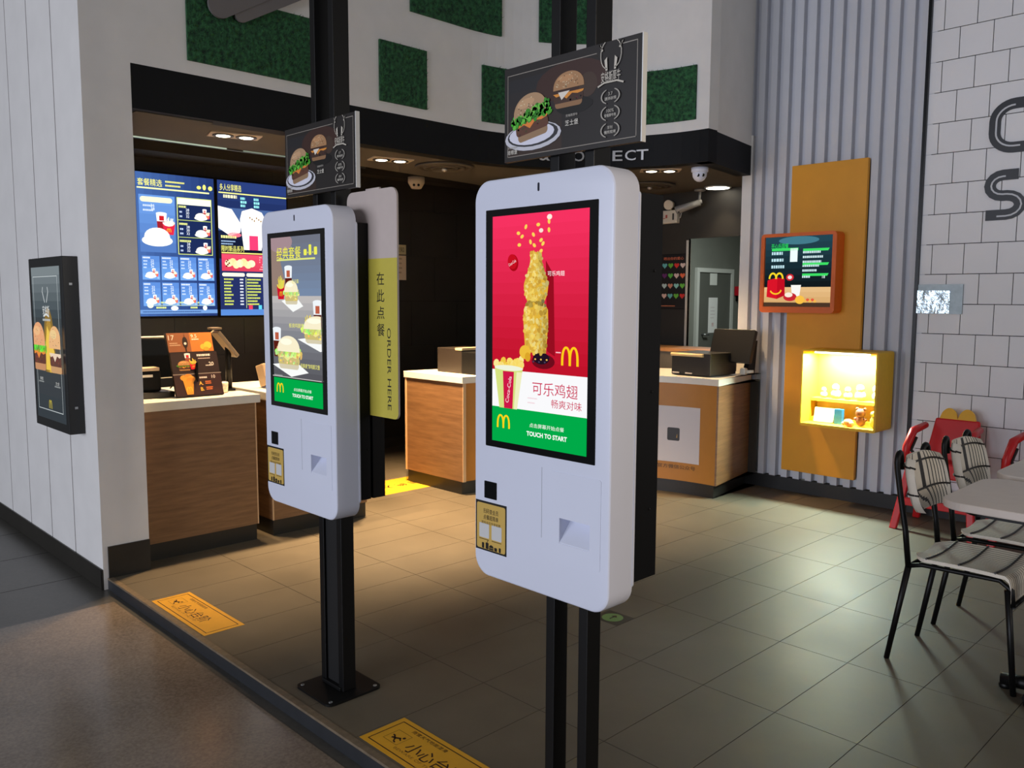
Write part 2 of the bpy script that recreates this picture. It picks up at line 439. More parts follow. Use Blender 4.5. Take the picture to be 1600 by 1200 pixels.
# --- concourse floor outside, one low step down
def stone_mat(c0, c1, rough, sc_=60):
    m = bpy.data.materials.new('polished_stone'); m.use_nodes = True; nt = m.node_tree; b = nt.nodes['Principled BSDF']
    tc = nt.nodes.new('ShaderNodeTexCoord'); n = nt.nodes.new('ShaderNodeTexNoise'); n.inputs['Scale'].default_value = sc_; n.inputs['Detail'].default_value = 8
    n2 = nt.nodes.new('ShaderNodeTexNoise'); n2.inputs['Scale'].default_value = 2.2; n2.inputs['Detail'].default_value = 4
    mx = nt.nodes.new('ShaderNodeMix'); mx.data_type = 'FLOAT'; mx.inputs[0].default_value = .5
    r = nt.nodes.new('ShaderNodeValToRGB'); r.color_ramp.elements[0].position = .36; r.color_ramp.elements[1].position = .66
    r.color_ramp.elements[0].color = L(*c0); r.color_ramp.elements[1].color = L(*c1)
    bp = nt.nodes.new('ShaderNodeBump'); bp.inputs['Strength'].default_value = .12; bp.inputs['Distance'].default_value = .002
    for q in (n, n2): nt.links.new(tc.outputs['Object'], q.inputs['Vector'])
    nt.links.new(n.outputs['Fac'], mx.inputs[2]); nt.links.new(n2.outputs['Fac'], mx.inputs[3])
    nt.links.new(mx.outputs[0], r.inputs[0]); nt.links.new(r.outputs[0], b.inputs['Base Color'])
    nt.links.new(n.outputs['Fac'], bp.inputs['Height']); nt.links.new(bp.outputs[0], b.inputs['Normal'])
    b.inputs['Roughness'].default_value = rough; b.inputs['IOR'].default_value = 1.55
    return m
GREY_STONE = stone_mat((66, 65, 62), (84, 82, 77), .32)
BROWN_STONE = stone_mat((100, 89, 78), (142, 128, 114), .2, 90)
mb = MB()
mb.box(-7.5, 4.2, -11.5, -3.606, -.12, -.061, GREY_STONE)
mb.box(-2.36, 4.2, -11.5, -3.655, -.1, -.0602, BROWN_STONE)
for k in range(6): mb.box(-7.5, -2.37, -4.2-k*.6, -4.196-k*.6, -.1, -.0606, GROUT)
for k in range(8): mb.box(-2.9-k*.6, -2.896-k*.6, -11, -3.61, -.1, -.0606, GROUT)
struct('floor_concourse', mb)

# --- left wall: boarded front facing the concourse, jamb facing the shop
mb = MB()
GROOVE = mat((60, 57, 56), .9)
gx = [-2.57, -3.005, -3.43, -3.86, -4.29, -4.73, -5.2, -7.5]
for a, b in zip(gx[:-1], gx[1:]): mb.box(b+.006, a-(.006 if a < -2.6 else 0), -3.632, -3.60, -.06, ZM, WHITE_PAINT)
mb.box(-7.5, -2.5725, -3.622, -3.39, -.06, ZM, WHITE_PAINT)
for g in gx[1:-1]: mb.box(g-.0058, g+.0058, -3.6225, -3.62, -.06, ZM, GROOVE)
mb.box(-2.575, -2.57, -3.60, -3.39, -.06, ZM, WHITE_PAINT)
struct('wall_left', mb)
mb = MB(); mb.box(-7.5, -2.575, -3.640, -3.633, -.06, .05); mb.box(-2.585, -2.5694, -3.640, -3.633, -.06, .05)
struct('baseboard_left', mb, DARK_TILE)
mb = MB(); mb.box(-2.5695, -2.561, -3.606, -3.389, 0, .17); struct('baseboard_jamb', mb, mat((34, 33, 30), .35, noise=.15, nscale=9))

# --- white bulkhead with the black band
mb = MB(); ribbon(mb, .22, S2, -.12, 0, ZT, ZM)
mb.prism([(0, 0), (0, ZM-ZT), (-.12, ZM-ZT), (-.12, 0)], .0215, (RET-CORNER).length, ((RET-CORNER).normalized().cross(Z), Z, (RET-CORNER).normalized(), CORNER+Z*ZT))
struct('wall_bulkhead', mb, WHITE_PAINT)
mb = MB(); ribbon(mb, .221, S2, -.11, .0015, ZB, ZT-.0005)
dn = (RET-CORNER).normalized(); du = dn.cross(Z)
mb.prism([(.0015, 0), (.0015, ZT-ZB-.0005), (-.11, ZT-ZB-.0005), (-.11, 0)], .021, (RET-CORNER).length, (du, Z, dn, CORNER+Z*ZB))
struct('trim_3', mb, BAND_BLACK)
# --- soffit over the counters
outl = [path(s, -.012)[0] for s in srange(.21, S2)]
poly = [(p.x, p.y) for p in outl]+[(-1.38, .12), (-1.52, .95), (-1.62, 1.5), (-3.5, 1.5), (-3.5, -.1), (-3.36, -1.4), (-3.36, -3.4)]
SOFFIT = mat((72, 66, 58), .7, noise=.05, nscale=5)
mb = MB(); mb.prism(poly, 0, .2, flat(0, 0, ZB+.003)); struct('ceiling', mb, SOFFIT)
mb = MB(); mb.box(-4.8, -3.3, -3.5, 1.6, 2.75, 2.85); mb.box(-4.77, -4.42, -3.4, -1.0, 2.56, 2.75); mb.box(-4.77, -4.6, -1.0, 1.5, 2.62, 2.75)
mb.box(-3.62, -3.5, -3.4, 1.5, 2.56, 2.75)
struct('ceiling_kitchen', mb, mat((46, 43, 39), .7, noise=.08, nscale=6))
# --- kitchen walls
BTILE = mat((46, 44, 40), .35, noise=.08, nscale=5); BGROUT = mat((30, 29, 27), .8)
mb = MB(); mb.box(-4.95, -4.776, -3.5, 7.3, 0, 2.9, BGROUT)
for k in range(9):
    for j in range(6):
        y0 = -3.5+k*.6+(.3 if j % 2 else 0); mb.box(-4.776, -4.77, y0+.0015, min(y0+.5985, 1.6), .1+j*.45+.0015, .1+(j+1)*.45-.0015, BTILE)
struct('wall_kitchen', mb)
mb = MB(); mb.box(-4.769, -4.755, -3.4, 1.5, 0, .1); struct('baseboard_kitchen', mb, mat((62, 58, 50), .4, noise=.1, nscale=9))
mb = MB()
mb.box(-4.77, -2.44, 1.5, 1.53, 0, 2.76); mb.box(-2.44, -1.3, 1.5, 1.53, 2.035, 2.76); mb.box(-1.62, -1.3, 1.5, 1.53, 0, 2.035)
struct('wall_back', mb, mat((42, 39, 34), .6, noise=.06, nscale=5))
mb = MB(); mb.box(-2.46, -2.44, 1.49, 1.535, 0, 2.02); struct('trim_4', mb, mat((206, 202, 192), .4))
# room beyond the opening
mb = MB()
mb.box(-4.77, -4.765, 1.53, 7.2, 0, 2.9); mb.box(-4.8, 1, 7.2, 7.3, 0, 2.9); mb.box(-1.3, -1.2, 1.62, 7.2, 0, 2.9)
struct('wall_backroom', mb, mat((122, 124, 116), .7, noise=.05, nscale=4))
mb = MB(); mb.box(-4.9, -1.2, 1.5, 7.3, 2.9, 3.0); struct('ceiling_backroom', mb, mat((170, 170, 164), .8))
mb = MB(); mb.prism([(0, 0), (0, 2.76), (-.08, 2.76), (-.08, 0)], 0, .57, (Vector((0.99, 0.12, 0)).normalized(), Z, Vector((-.12, .99, 0)).normalized(), Vector((-1.5, .95, 0))))
struct('wall_corner', mb, WHITE_PAINT)

# --- corrugated wall and white tile wall
CORR = mat((204, 206, 214), .55, noise=.02, nscale=8)
mb = MB(); prof = []
x = -1.565
while x < -.26:
    prof += [(x, .951), (x+.05, .951), (x+.053, 1.0), (x+.097, 1.0)]; x += .1
prof += [(x, .951), (-.222, .951)]
rings = [[Vector((a, b, z)) for a, b in prof] for z in (.1, ZM)]
mb.loft(rings, None, False, closed=False, caps=False); mb.box(-1.565, -.222, 1.031, 1.06, .1, ZM)
struct('wall_corrugated', mb, CORR)
mb = MB(); mb.box(-.222, -.2, .93, 1.0, 0, ZM); struct('trim_5', mb, mat((22, 24, 27), .25, metal=.3))
WTILE = mat((236, 235, 238), .4, noise=.02, nscale=3)
mb = MB(); mb.box(-.2, 3.2, .956, 1.06, .1, ZM, mat((20, 20, 24), .9))
for k in range(21):
    z0 = .1+max(0, (.0566+.2*k)-.1) if k else .1
    z0, z1 = max(.1, .0566+.2*k), .0566+.2*(k+1)
    off = -.0236 if k % 2 else .0764
    for j in range(-2, 17):
        xa, xb = max(off+.2*j, -.2), off+.2*(j+1)
        if xb-.004 <= xa: continue
        mb.box(xa+.0024, xb-.0024, .949, .957, z0+.0024, z1-.0024, WTILE)
struct('wall_right', mb)
mb = MB(); mb.box(-1.5, 3.2, .935, .95, 0, .1); struct('baseboard_right', mb, mat((30, 30, 30), .5, noise=.1, nscale=10))

# ================================================================ FASCIA DECORATION
def grass_mat():
    m = bpy.data.materials.new('artificial_turf'); m.use_nodes = True; nt = m.node_tree; b = nt.nodes['Principled BSDF']
    tc = nt.nodes.new('ShaderNodeTexCoord'); n = nt.nodes.new('ShaderNodeTexNoise'); n.inputs['Scale'].default_value = 38; n.inputs['Detail'].default_value = 6
    r = nt.nodes.new('ShaderNodeValToRGB'); r.color_ramp.elements[0].position = .32; r.color_ramp.elements[1].position = .72
    r.color_ramp.elements[0].color = L(14, 44, 32); r.color_ramp.elements[1].color = L(52, 112, 68)
    bp = nt.nodes.new('ShaderNodeBump'); bp.inputs['Strength'].default_value = .8; bp.inputs['Distance'].default_value = .02
    nt.links.new(tc.outputs['Object'], n.inputs['Vector']); nt.links.new(n.outputs['Fac'], r.inputs[0]); nt.links.new(r.outputs[0], b.inputs['Base Color'])
    nt.links.new(n.outputs['Fac'], bp.inputs['Height']); nt.links.new(bp.outputs[0], b.inputs['Normal']); b.inputs['Roughness'].default_value = .9
    return m
GRASS = grass_mat()
GBLADE = [mat((34, 84, 54), .8), mat((22, 62, 42), .8), mat((58, 118, 72), .8)]
def grass(areas, label):
    mb = MB(); rnd = random.Random(len(label)+int(areas[0][0]*100))
    for s0, s1, z0, z1 in areas:
        ribbon(mb, s0, s1, .001, .016, z0, z1, GRASS)
        for k in range(int((s1-s0)*(z1-z0)*5200)):
            s, z = rnd.uniform(s0, s1), rnd.uniform(z0, z1); p, n = path(s, .015); t = Vector((-n.y, n.x, 0))
            a = rnd.uniform(-.5, .5); q = n*.016+t*rnd.uniform(-.014, .014)+Z*rnd.uniform(-.004, .016)
            w_ = (t*math.cos(a)+Z*math.sin(a))*.0022
            mb.add([p+Z*z-w_, p+Z*z+w_, p+Z*z+q], [(0, 1, 2)], rnd.choice(GBLADE))
    mb.keep = True
    return tag(mb.build('grass_panel', None), label, 'grass panel', 'green turf panels on the white bulkhead')
grass([(.52, 1.36, 2.75, 3.133), (.52, .98, 3.133, 3.6)], 'largest green turf panel on the bulkhead, left end, under a grey slanting stroke')
grass([(2.024, 2.82, 3.352, 3.8)], 'green turf panel high between the two kiosks, cut by the picture top')
grass([(1.772, 2.155, 2.743, 3.123)], 'small square green turf panel alone in the middle of the white bulkhead')
grass([(2.655, 3.06, 2.74, 3.13)], 'green turf panel half hidden behind the left edge of the right hanging menu board')
grass([(3.12, 3.62, 3.35, 3.85)], 'green turf panel glimpsed between the twin posts of the red-screen kiosk')
grass([(3.72, 4.312, 2.755, 3.13)], 'green turf panel on the curve end, right of the right hanging menu board')
mb = MB(); GREY_PAINT = mat((108, 104, 104), .6, noise=.04, nscale=9)
def capsule(a, b, r, n=10):
    d = (b[0]-a[0], b[1]-a[1]); t = math.degrees(math.atan2(d[1], d[0])); pts = []
    for k in range(n+1): q = math.radians(t+90+180*k/n); pts.append((a[0]+r*math.cos(q), a[1]+r*math.sin(q)))
    for k in range(n+1): q = math.radians(t-90+180*k/n); pts.append((b[0]+r*math.cos(q), b[1]+r*math.sin(q)))
    return pts
mb.prism(capsule((-2.915, 3.065), (-2.2, 3.50), .068), .034, .05, side(-2.57, 0, 0))
mb.prism(capsule((-2.79, 3.045), (-2.2, 3.385), .042), .034, .046, side(-2.57, 0, 0))
tag(mb.build('wall_emblem', GREY_PAINT), 'grey raised slanting double stroke fixed over the largest turf panel', 'emblem')
# raised lettering along the curved band
sg = thing('lettering_sign', (-2.0, -.06, 2.5), 'silver raised capital letters along the curved black band behind the right hanging board', 'sign lettering')
SILVER = mat((176, 176, 178), .35, metal=.4)
def extr_text(ch, p, n, h_, depth, m, name, parent, wd=None, bold=0.0, off=.003, lift=0.0):
    vs, fs, x0, x1, y0, y1 = text_mesh(ch, bold); k = h_/(y1-y0); kx = wd/(x1-x0) if wd else k
    t = Z.cross(n).normalized(); q = [((a-(x0+x1)/2)*kx, (b-y0)*k+lift) for a, b in vs]
    mb = MB(); nv = len(q)
    v = [p+t*a+Z*b+n*off for a, b in q]+[p+t*a+Z*b+n*(off+depth) for a, b in q]
    F = [f[::-1] for f in fs]+[[nv+i for i in f] for f in fs]
    ec = {}
    for f in fs:
        for i in range(len(f)):
            e = (f[i], f[(i+1) % len(f)]); ec[e] = 1
    F += [[a, b, nv+b, nv+a] for (a, b) in ec if (b, a) not in ec]
    mb.add(v, F, m); mb.keep = True
    return mb.build(name, None, parent)
for ch, s, wd in (('&', 3.17, .08), ('C', 3.305, .078), ('O', 3.43, .085), ('L', 3.53, .068), ('L', 3.622, .068), ('E', 3.722, .074), ('C', 3.819, .08), ('T', 3.909, .088)):
    p, n = path(s, .0015); extr_text(ch, p+Z*2.503, n, .074, .012, SILVER, 'letter', sg, wd, .006)

# ================================================================ CEILING FITTINGS
def spot(name, loc, tgt, power, ang, col, parent, blend=.85, rad=.03):
    d = bpy.data.lights.new(name, 'SPOT'); d.energy = power; d.color = col; d.spot_size = math.radians(ang); d.spot_blend = blend; d.shadow_soft_size = rad
    o = bpy.data.objects.new(name, d); COL.objects.link(o)
    o.rotation_euler = (Vector(tgt)-Vector(loc)).to_track_quat('-Z', 'Y').to_euler()
    o.parent = parent; o.location = Vector(loc)-LOC[parent.name]
WARM = (1.0, .67, .35)
LAMP = emis((255, 240, 212), 9.0)
def twin(cx, cy, ang, label, power, tgts):
    t = thing('twin_downlight', (cx, cy, ZB), label, 'ceiling light', 'twin recessed downlights in the soffit')
    c, s = math.cos(ang), math.sin(ang); U, V = Vector((c, s, 0)), Vector((-s, c, 0))
    fr = (U, -V, -Z, Vector((cx, cy, ZB)))
    mb = MB(); mb.prism(rrect(-.15, -.08, .15, .08, .008), -.004, .004, fr); mb.build('frame', mat((196, 176, 150), .4), t)
    for k, q in zip((-.068, .068), tgts):
        p = Vector((cx, cy, ZB))+U*k
        mb = MB(); mb.lathe(p-Z*.003, [(.062, -.006), (.062, .0), (.05, .001)], n=24); mb.build('ring', mat((40, 36, 32), .4), t)
        mb = MB(); mb.lathe(p-Z*.008, [(.001, -.006), (.03, -.004), (.045, .0), (.001, .002)], LAMP, n=20); mb.build('lamp', None, t)
        spot('downlight_lamp', p-Z*.03, q, power, 84, WARM, t)
twin(-2.90, -2.665, math.radians(75), 'twin downlight with two glowing lamps above the left counter, left of the small hanging board', 190, [(-2.9, -2.8, 0), (-2.8, -2.5, 0)])
twin(-2.945, -1.475, math.radians(72), 'twin downlight with two glowing lamps in the soffit middle, right of the small hanging board', 520, [(-2.8, -1.5, 0), (-2.7, -1.2, 0)])
twin(-1.87, .25, math.radians(42), 'twin downlight with two glowing lamps above the yellow counter beside the dome camera', 95, [(-1.9, .3, 0), (-1.7, .35, 0)])
t = thing('round_downlight', (-2.07, 1.37, ZB), 'single bright round ceiling downlight at the back near the bullet camera', 'ceiling light')
mb = MB(); mb.lathe((-2.07, 1.37, ZB-.008), [(.115, .008), (.115, 0), (.1, -.002)], n=28); mb.build('ring', mat((210, 205, 195), .4), t)
mb = MB(); mb.lathe((-2.07, 1.37, ZB-.012), [(.001, -.002), (.098, 0), (.1, .006)], emis((255, 246, 226), 8.0), n=28); mb.build('lamp', None, t)
spot('round_lamp', (-2.07, 1.37, ZB-.04), (-2.1, 1.1, 0), 12, 95, (1, .82, .58), t)
def diffuser(cx, cy, r, label):
    t = thing('ceiling_diffuser', (cx, cy, ZB), label, 'air vent', 'round air diffusers in the soffit')
    dm = mat((62, 55, 47), .6)
    for k, rr in enumerate((r, r*.74, r*.48)):
        mb = MB(); mb.lathe((cx, cy, ZB-.001), [(rr, 0), (rr*.97, -.012-.003*k), (rr*.84, -.016-.004*k), (rr*.82, -.004)], n=36); mb.build('ring', dm, t)
    mb = MB(); mb.lathe((cx, cy, ZB-.02), [(.012, .02), (.02, 0), (.02, -.012), (.001, -.02)], n=16); mb.build('center_knob', mat((196, 190, 180), .3, metal=.6), t)
diffuser(-2.90, -1.02, .22, 'dark round air diffuser in the soffit left of the red-screen kiosk top')
diffuser(-2.42, .86, .22, 'dark round air diffuser behind the red-screen kiosk top edge, right side')
# hatch
mb = MB(); mb.box(-3.12, -2.62, -3.35, -2.93, ZB-.004, ZB+.002); mb.build('ceiling_hatch', SOFFIT); tag(bpy.data.objects['ceiling_hatch'], 'flat square access hatch in the brown soffit by the left jamb', 'ceiling hatch')
# metallic light slot
mb = MB(); mb.box(-3.36, -3.35, -3.38, -2.5, ZB-.005, ZB+.002, emis((200, 214, 190), .75)); mb.box(-3.36, -3.35, -2.38, -1.5, ZB-.004, ZB+.002, emis((170, 182, 160), .55)); mb.box(-3.37, -3.361, -3.39, -1.4, ZB-.007, ZB+.02, mat((90, 90, 86), .3, metal=.8))
tag(mb.build('light_strip', None), 'thin bright light strip along the inner soffit edge above the menu screens', 'light strip')
# dome camera
t = thing('dome_camera', (-1.58, .34, ZB), 'white dome security camera under the soffit near the outer corner', 'camera')
mb = MB(); mb.lathe((-1.58, .34, ZB), [(.062, 0), (.062, -.03), (.056, -.036)], n=24); mb.build('base', WHITE_PLASTIC, t)
mb = MB(); mb.ball((-1.58, .34, ZB-.045), .054, sc_=(1, 1, 1.1)); mb.build('dome', WHITE_PLASTIC, t)
for q in (-.016, .02):
    d = Vector((.60, -.80, 0)); s_ = Vector((.8, .6, 0)); p = Vector((-1.58, .34, ZB-.06))+d*.048+s_*q
    mb = MB(); mb.cyl(p, .012, .006, n=14, axis='Y'); mb.build('lens', BLACK_GLASS, t)
# smoke-detector style camera on far wall
t = thing('mini_dome_camera', (-4.1, -.35, 2.56), 'small white two-eyed ceiling camera above the order sign', 'camera')
mb = MB(); mb.lathe((-4.1, -.35, 2.56), [(.075, .0), (.075, -.05), (.045, -.10), (.001, -.105)], n=24); mb.build('dome', mat((216, 200, 180), .5), t)
for q in (-.02, .02):
    d = Vector((.78, -.62, 0)); s_ = Vector((.62, .78, 0)); p = Vector((-4.1, -.35, 2.485))+d*.06+s_*q
    mb = MB(); mb.ball(p, .012, n=10); mb.build('lens', BLACK_GLASS, t)
mb = MB(); mb.cyl((-4.1, -.35, 2.56), .02, .2, n=12); mb.build('stem', mat((60, 56, 50), .6), t)
# bullet camera
t = thing('bullet_camera', (-2.31, 1.49, 2.28), 'grey bullet security camera on a bracket high on the back wall', 'camera')
GREYP = mat((128, 124, 118), .45)
mb = MB(); mb.lathe((-2.27, 1.40, ZB-.0), [(.05, 0), (.05, -.012), (.03, -.02)], n=18); mb.tube([(-2.27, 1.40, ZB-.01), (-2.27, 1.39, 2.33)], .012); mb.build('bracket', GREYP, t)
mb = MB(); mb.tube([(-2.26, 1.39, 2.335), (-2.40, 1.27, 2.265)], .024, n=16); mb.build('body', GREYP, t)
mb = MB(); mb.tube([(-2.25, 1.40, 2.352), (-2.42, 1.25, 2.268)], [.02, .034], n=4); mb.build('hood', mat((150, 147, 142), .45), t)
mb = MB(); mb.tube([(-2.40, 1.27, 2.265), (-2.407, 1.264, 2.261)], .018, n=16); mb.build('lens', BLACK_GLASS, t)
# emergency light
t = thing('emergency_light', (-2.68, 1.5, 2.18), 'white twin-head emergency light box on the back wall beside the bullet camera', 'emergency light')
mb = MB(); mb.box(-2.82, -2.545, 1.45, 1.499, 2.18, 2.30); mb.build('box', mat((206, 198, 182), .5), t, bevel=.006)
for hx in (-2.77, -2.63):
    mb = MB(); mb.tube([(hx, 1.475, 2.30), (hx, 1.47, 2.335)], .008); mb.tube([(hx, 1.49, 2.355), (hx+.012, 1.415, 2.345)], [.03, .045], n=18); mb.build('lamp_head', mat((212, 200, 178), .45), t)
mb = MB(); mb.tube([(-2.55, 1.47, 2.21), (-2.52, 1.47, 2.23), (-2.51, 1.48, 2.29), (-2.55, 1.49, 2.34)], .005, n=6); mb.build('cable', mat((170, 166, 158), .5), t)
A = Art(front(-2.82, 1.4497, 2.18)); A.rect(.10, .045, .05, .006, (170, 70, 60)); A.rect(.15, .05, .02, .03, (170, 60, 50)); A.build('arrow_mark', t)
A = Art(front(-2.82, 1.4497, 2.18)); A.rect(.225, .03, .02, .06, (60, 58, 52)); A.build('switch_plate', t)

# ================================================================ POSTERS AND NOTICES
t = thing('heart_poster', (-2.6, 1.495, 1.4), 'black poster with rows of coloured hearts on the back wall', 'poster')
A = Art(front(-2.80, 1.497, 1.395)); A.rect(0, 0, .335, .50, (16, 15, 15), 0); A.l = 2
HC = [(230, 150, 120), (236, 196, 180), (232, 110, 70), (150, 214, 206), (110, 190, 190), (236, 130, 50), (110, 196, 70), (110, 190, 60), (110, 40, 110), (150, 200, 200), (220, 50, 40), (90, 190, 70), (200, 220, 215), (228, 208, 196), (228, 200, 196)]
def heart(A, cx, cy, w_, c):
    pts = []
    for k in range(28):
        q = 2*math.pi*k/28
        pts.append((cx+w_*.5*math.sin(q)**3, cy+w_*(.406*math.cos(q)-.156*math.cos(2*q)-.0625*math.cos(3*q)-.031*math.cos(4*q))))
    A.poly(pts, c)
for r_ in range(4):
    for c_ in range(5): heart(A, .034+.067*c_, .405-.094*r_-.005, .056, HC[(r_*4+c_*3+1) % 15])
A.text('晒出你的爱心', .2, .465, .028, (232, 120, 84), w_=.22, bold=.01); A.bars(.06, .02, .24, 1, .02, (220, 130, 90), .009)
A.build('print', t)
mb = MB(); mb.box(-2.805, -2.46, 1.4975, 1.4995, 1.39, 1.9); mb.build('backing', BLACK, t)
t = thing('wall_notice', (-4.765, 0, 1.6), 'small paper notice on the dark kitchen wall, half hidden by the order sign', 'notice')
A = Art(side(-4.767, -.17, 1.66)); A.rect(0, .25, .205, .095, (196, 186, 150), 0); A.rect(0, 0, .205, .24, (226, 206, 184), 0); A.l = 2
A.text('须知', .13, .297, .05, (40, 34, 24)); A.bars(.04, .2, .15, 4, .045, (176, 150, 126), .016); A.build('print', t)
# back room door, alarm
d = MB(); d.box(-4.764, -4.74, 5.18, 6.03, 0, 1.87); door = struct('door_1', d, mat((96, 98, 92), .5, noise=.04, nscale=5))
d = MB()
for b in ((5.12, 5.18, 0, 1.93), (6.03, 6.09, 0, 1.93), (5.18, 6.03, 1.87, 1.93)): d.box(-4.764, -4.72, b[0], b[1], b[2], b[3])
d.build('door_frame', mat((206, 208, 202), .4), door)
d = MB(); d.tube([(-4.74, 5.3, .98), (-4.69, 5.3, .98), (-4.69, 5.40, .98)], .014); d.build('door_handle', STEEL, door)
A = Art(side(-4.7395, 5.47, 1.0)); A.rect(0, .69, .19, .17, (226, 228, 222), 0); A.rect(-.02, 0, .24, .51, (240, 240, 238), 0); A.l = 2; A.text('推', .1, .12, .06, (206, 150, 150)); A.bars(.04, .36, .12, 4, .05, (214, 206, 206), .014)
A.build('door_sign', door)
t = thing('alarm_box', (-4.76, 6.25, 1.5), 'small red fire alarm box on the grey back-room wall', 'alarm')
mb = MB(); mb.box(-4.765, -4.68, 6.18, 6.36, 1.54, 1.68); mb.build('housing', mat((196, 30, 44), .4), t, bevel=.01)
mb = MB(); mb.box(-4.765, -4.71, 6.22, 6.32, 1.46, 1.54); mb.build('sounder', BLACK, t, bevel=.01)
bl = thing('ceiling_lamp', (-3.2, 4.2, 2.88), 'white ceiling lamp lighting the grey room beyond the back opening', 'ceiling light')
mb = MB(); mb.box(-3.5, -2.9, 3.9, 4.5, 2.86, 2.9, emis((240, 246, 238), 2.0)); mb.build('panel', None, bl)
al = area('backroom_lamp', (-3.2, 4.2, 2.84), (-3.2, 4.2, 0), .6, 55, (.92, 1, .95))

# ================================================================ COUNTERS
PLINTH = mat((30, 28, 25), .4, noise=.12, nscale=8)
EDGE = mat((206, 170, 130), .4)
def straight_counter(y0, y1, lab1, lab2):
    xf, xb = -2.69, -3.42
    t = thing('counter_cabinet', (xf, (y0+y1)/2, 0), lab1, 'counter', 'wood fronted service counters')
    mb = MB(); mb.box(xb, xf, y0, y1, .1, .848); mb.build('body', WOOD, t)
    mb = MB(); mb.box(xb+.02, xf-.012, y0+.005, y1-.008, 0, .1); mb.build('plinth', PLINTH, t)
    mb = MB(); mb.box(xf-.006, xf+.0015, y1-.006, y1+.0015, .1, .848); mb.build('edge_strip', EDGE, t)
    mb = MB(); mb.box(xf-.006, xf+.0015, y0-.0015, y0+.006, .1, .848); mb.build('edge_strip', EDGE, t)
    mb = MB(); mb.box(xb-.02, xf+.012, y0-.004, y1+.025, .8485, .899)
    o = mb.build('counter_worktop', WORKTOP, bevel=.002); tag(o, lab2, 'worktop', 'pale counter worktops')
straight_counter(-3.385, -2.683, 'brown wood-fronted counter cabinet beside the white left jamb', 'pale worktop carrying the tilted menu stand beside the left jamb')
straight_counter(-2.585, -1.885, 'brown wood-fronted counter cabinet behind the nearer white kiosk with the burger screen', 'pale worktop behind the burger-screen kiosk holding a beige holder')
# curved counter
RC = 1.35; CC = Vector((-1.37, -1.08, 0))
CE0 = Vector((-1.335, .27, 0)); CE1 = Vector((-1.455, .925, 0))
def cpath(off):
    pts = [Vector((-2.72-off, -1.0, 0))]
    for k in range(0, 65):
        a = math.pi-math.pi/2*k/64
        p = CC+Vector((math.cos(a), math.sin(a), 0))*(RC+off)
        if p.y > -1.0: pts.append(p)
    e = (CE1-CE0).normalized(); n = Vector((e.y, -e.x, 0))
    k = (CC.y+RC+off-CE0.y)/e.y
    ox = off*0
    pts.append(Vector((CE0.x+e.x*k-off*1.0, CC.y+RC+off, 0)))
    pts.append(Vector((CE1.x-off*1.0, CE1.y, 0)))
    return pts
def cring(mb, off0, off1, z0, z1, m=None, endpad=0.0):
    a, b = cpath(off0), cpath(off1)
    a[0] = a[0]-Y*endpad; b[0] = b[0]-Y*endpad
    rings = [[p+Z*z0, q+Z*z0, q+Z*z1, p+Z*z1] for p, q in zip(a, b)]
    return mb.loft(rings, m, False)
t = thing('curved_counter_cabinet', (-2.3, -.3, 0), 'curved counter cabinet with yellow front and wood ends, behind the red-screen kiosk', 'counter', 'wood fronted service counters')
mb = MB(); cring(mb, .0, .012, .1, .848); mb.build('front_panel', YELLOW_LAM, t)
mb = MB(); mb.box(-3.40, -2.705, -1.012, -.985, .1, .848); mb.build('end_panel', WOOD, t)
mb = MB(); e = (CE1-CE0).normalized()
mb.prism([(0, .1), ((CE1-CE0).length, .1), ((CE1-CE0).length, .848), (0, .848)], 0, .014, (e, Z, Vector((e.y, -e.x, 0)), CE0))
mb.build('end_panel', WOOD, t)
mb = MB(); mb.box(-3.41, -3.39, -1.016, -.3, .1, .848); mb.build('edge_strip', EDGE, t)
mb = MB(); mb.box(-2.706, -2.70, -1.0135, -.985, .1, .848); mb.build('edge_strip', EDGE, t)
mb = MB(); cring(mb, .012, .66, .1, .84); mb.build('body', mat((60, 56, 50), .6), t)
mb = MB(); cring(mb, .012, .675, 0, .1); mb.build('plinth', PLINTH, t)
mb = MB(); cring(mb, -.022, .70, .8485, .899, endpad=.022)
tag(mb.build('counter_worktop', WORKTOP, bevel=.002), 'pale curved worktop with black register, running to the corrugated wall', 'worktop', 'pale counter worktops')
# white poster panel with text on the yellow front (code left out)
t = thing('counter_poster', (-1.62, .265, .23), 'white square poster panel with black logo tile on the yellow counter front', 'poster')
def on_curve(x, y, d):
    a = math.pi/2+(.43-x+.10)/RC; q = Vector((math.cos(a), math.sin(a), 0))
    return CC-q*0+q*(RC+.0-.0)*1.0+Vector((0, 0, .24+y)) if False else CC+q*(RC-d-.0012)+Z*(.24+y)
A = Art(on_curve); A.grad(0, 0, .43, .43, (206, 202, 206), (206, 202, 206), 12, vert=False, lay=2); A.l = 4
A.rr(.165, .165, .1, .1, .012, (30, 30, 32)); A.l = 6; A.arches(.215, .188, .058, .05, (196, 150, 60)); A.l = 3
A.text('关注官方微信公众号', .2, -.035, .032, (84, 56, 18), w_=.40, bold=.01)
A.build('print', t)

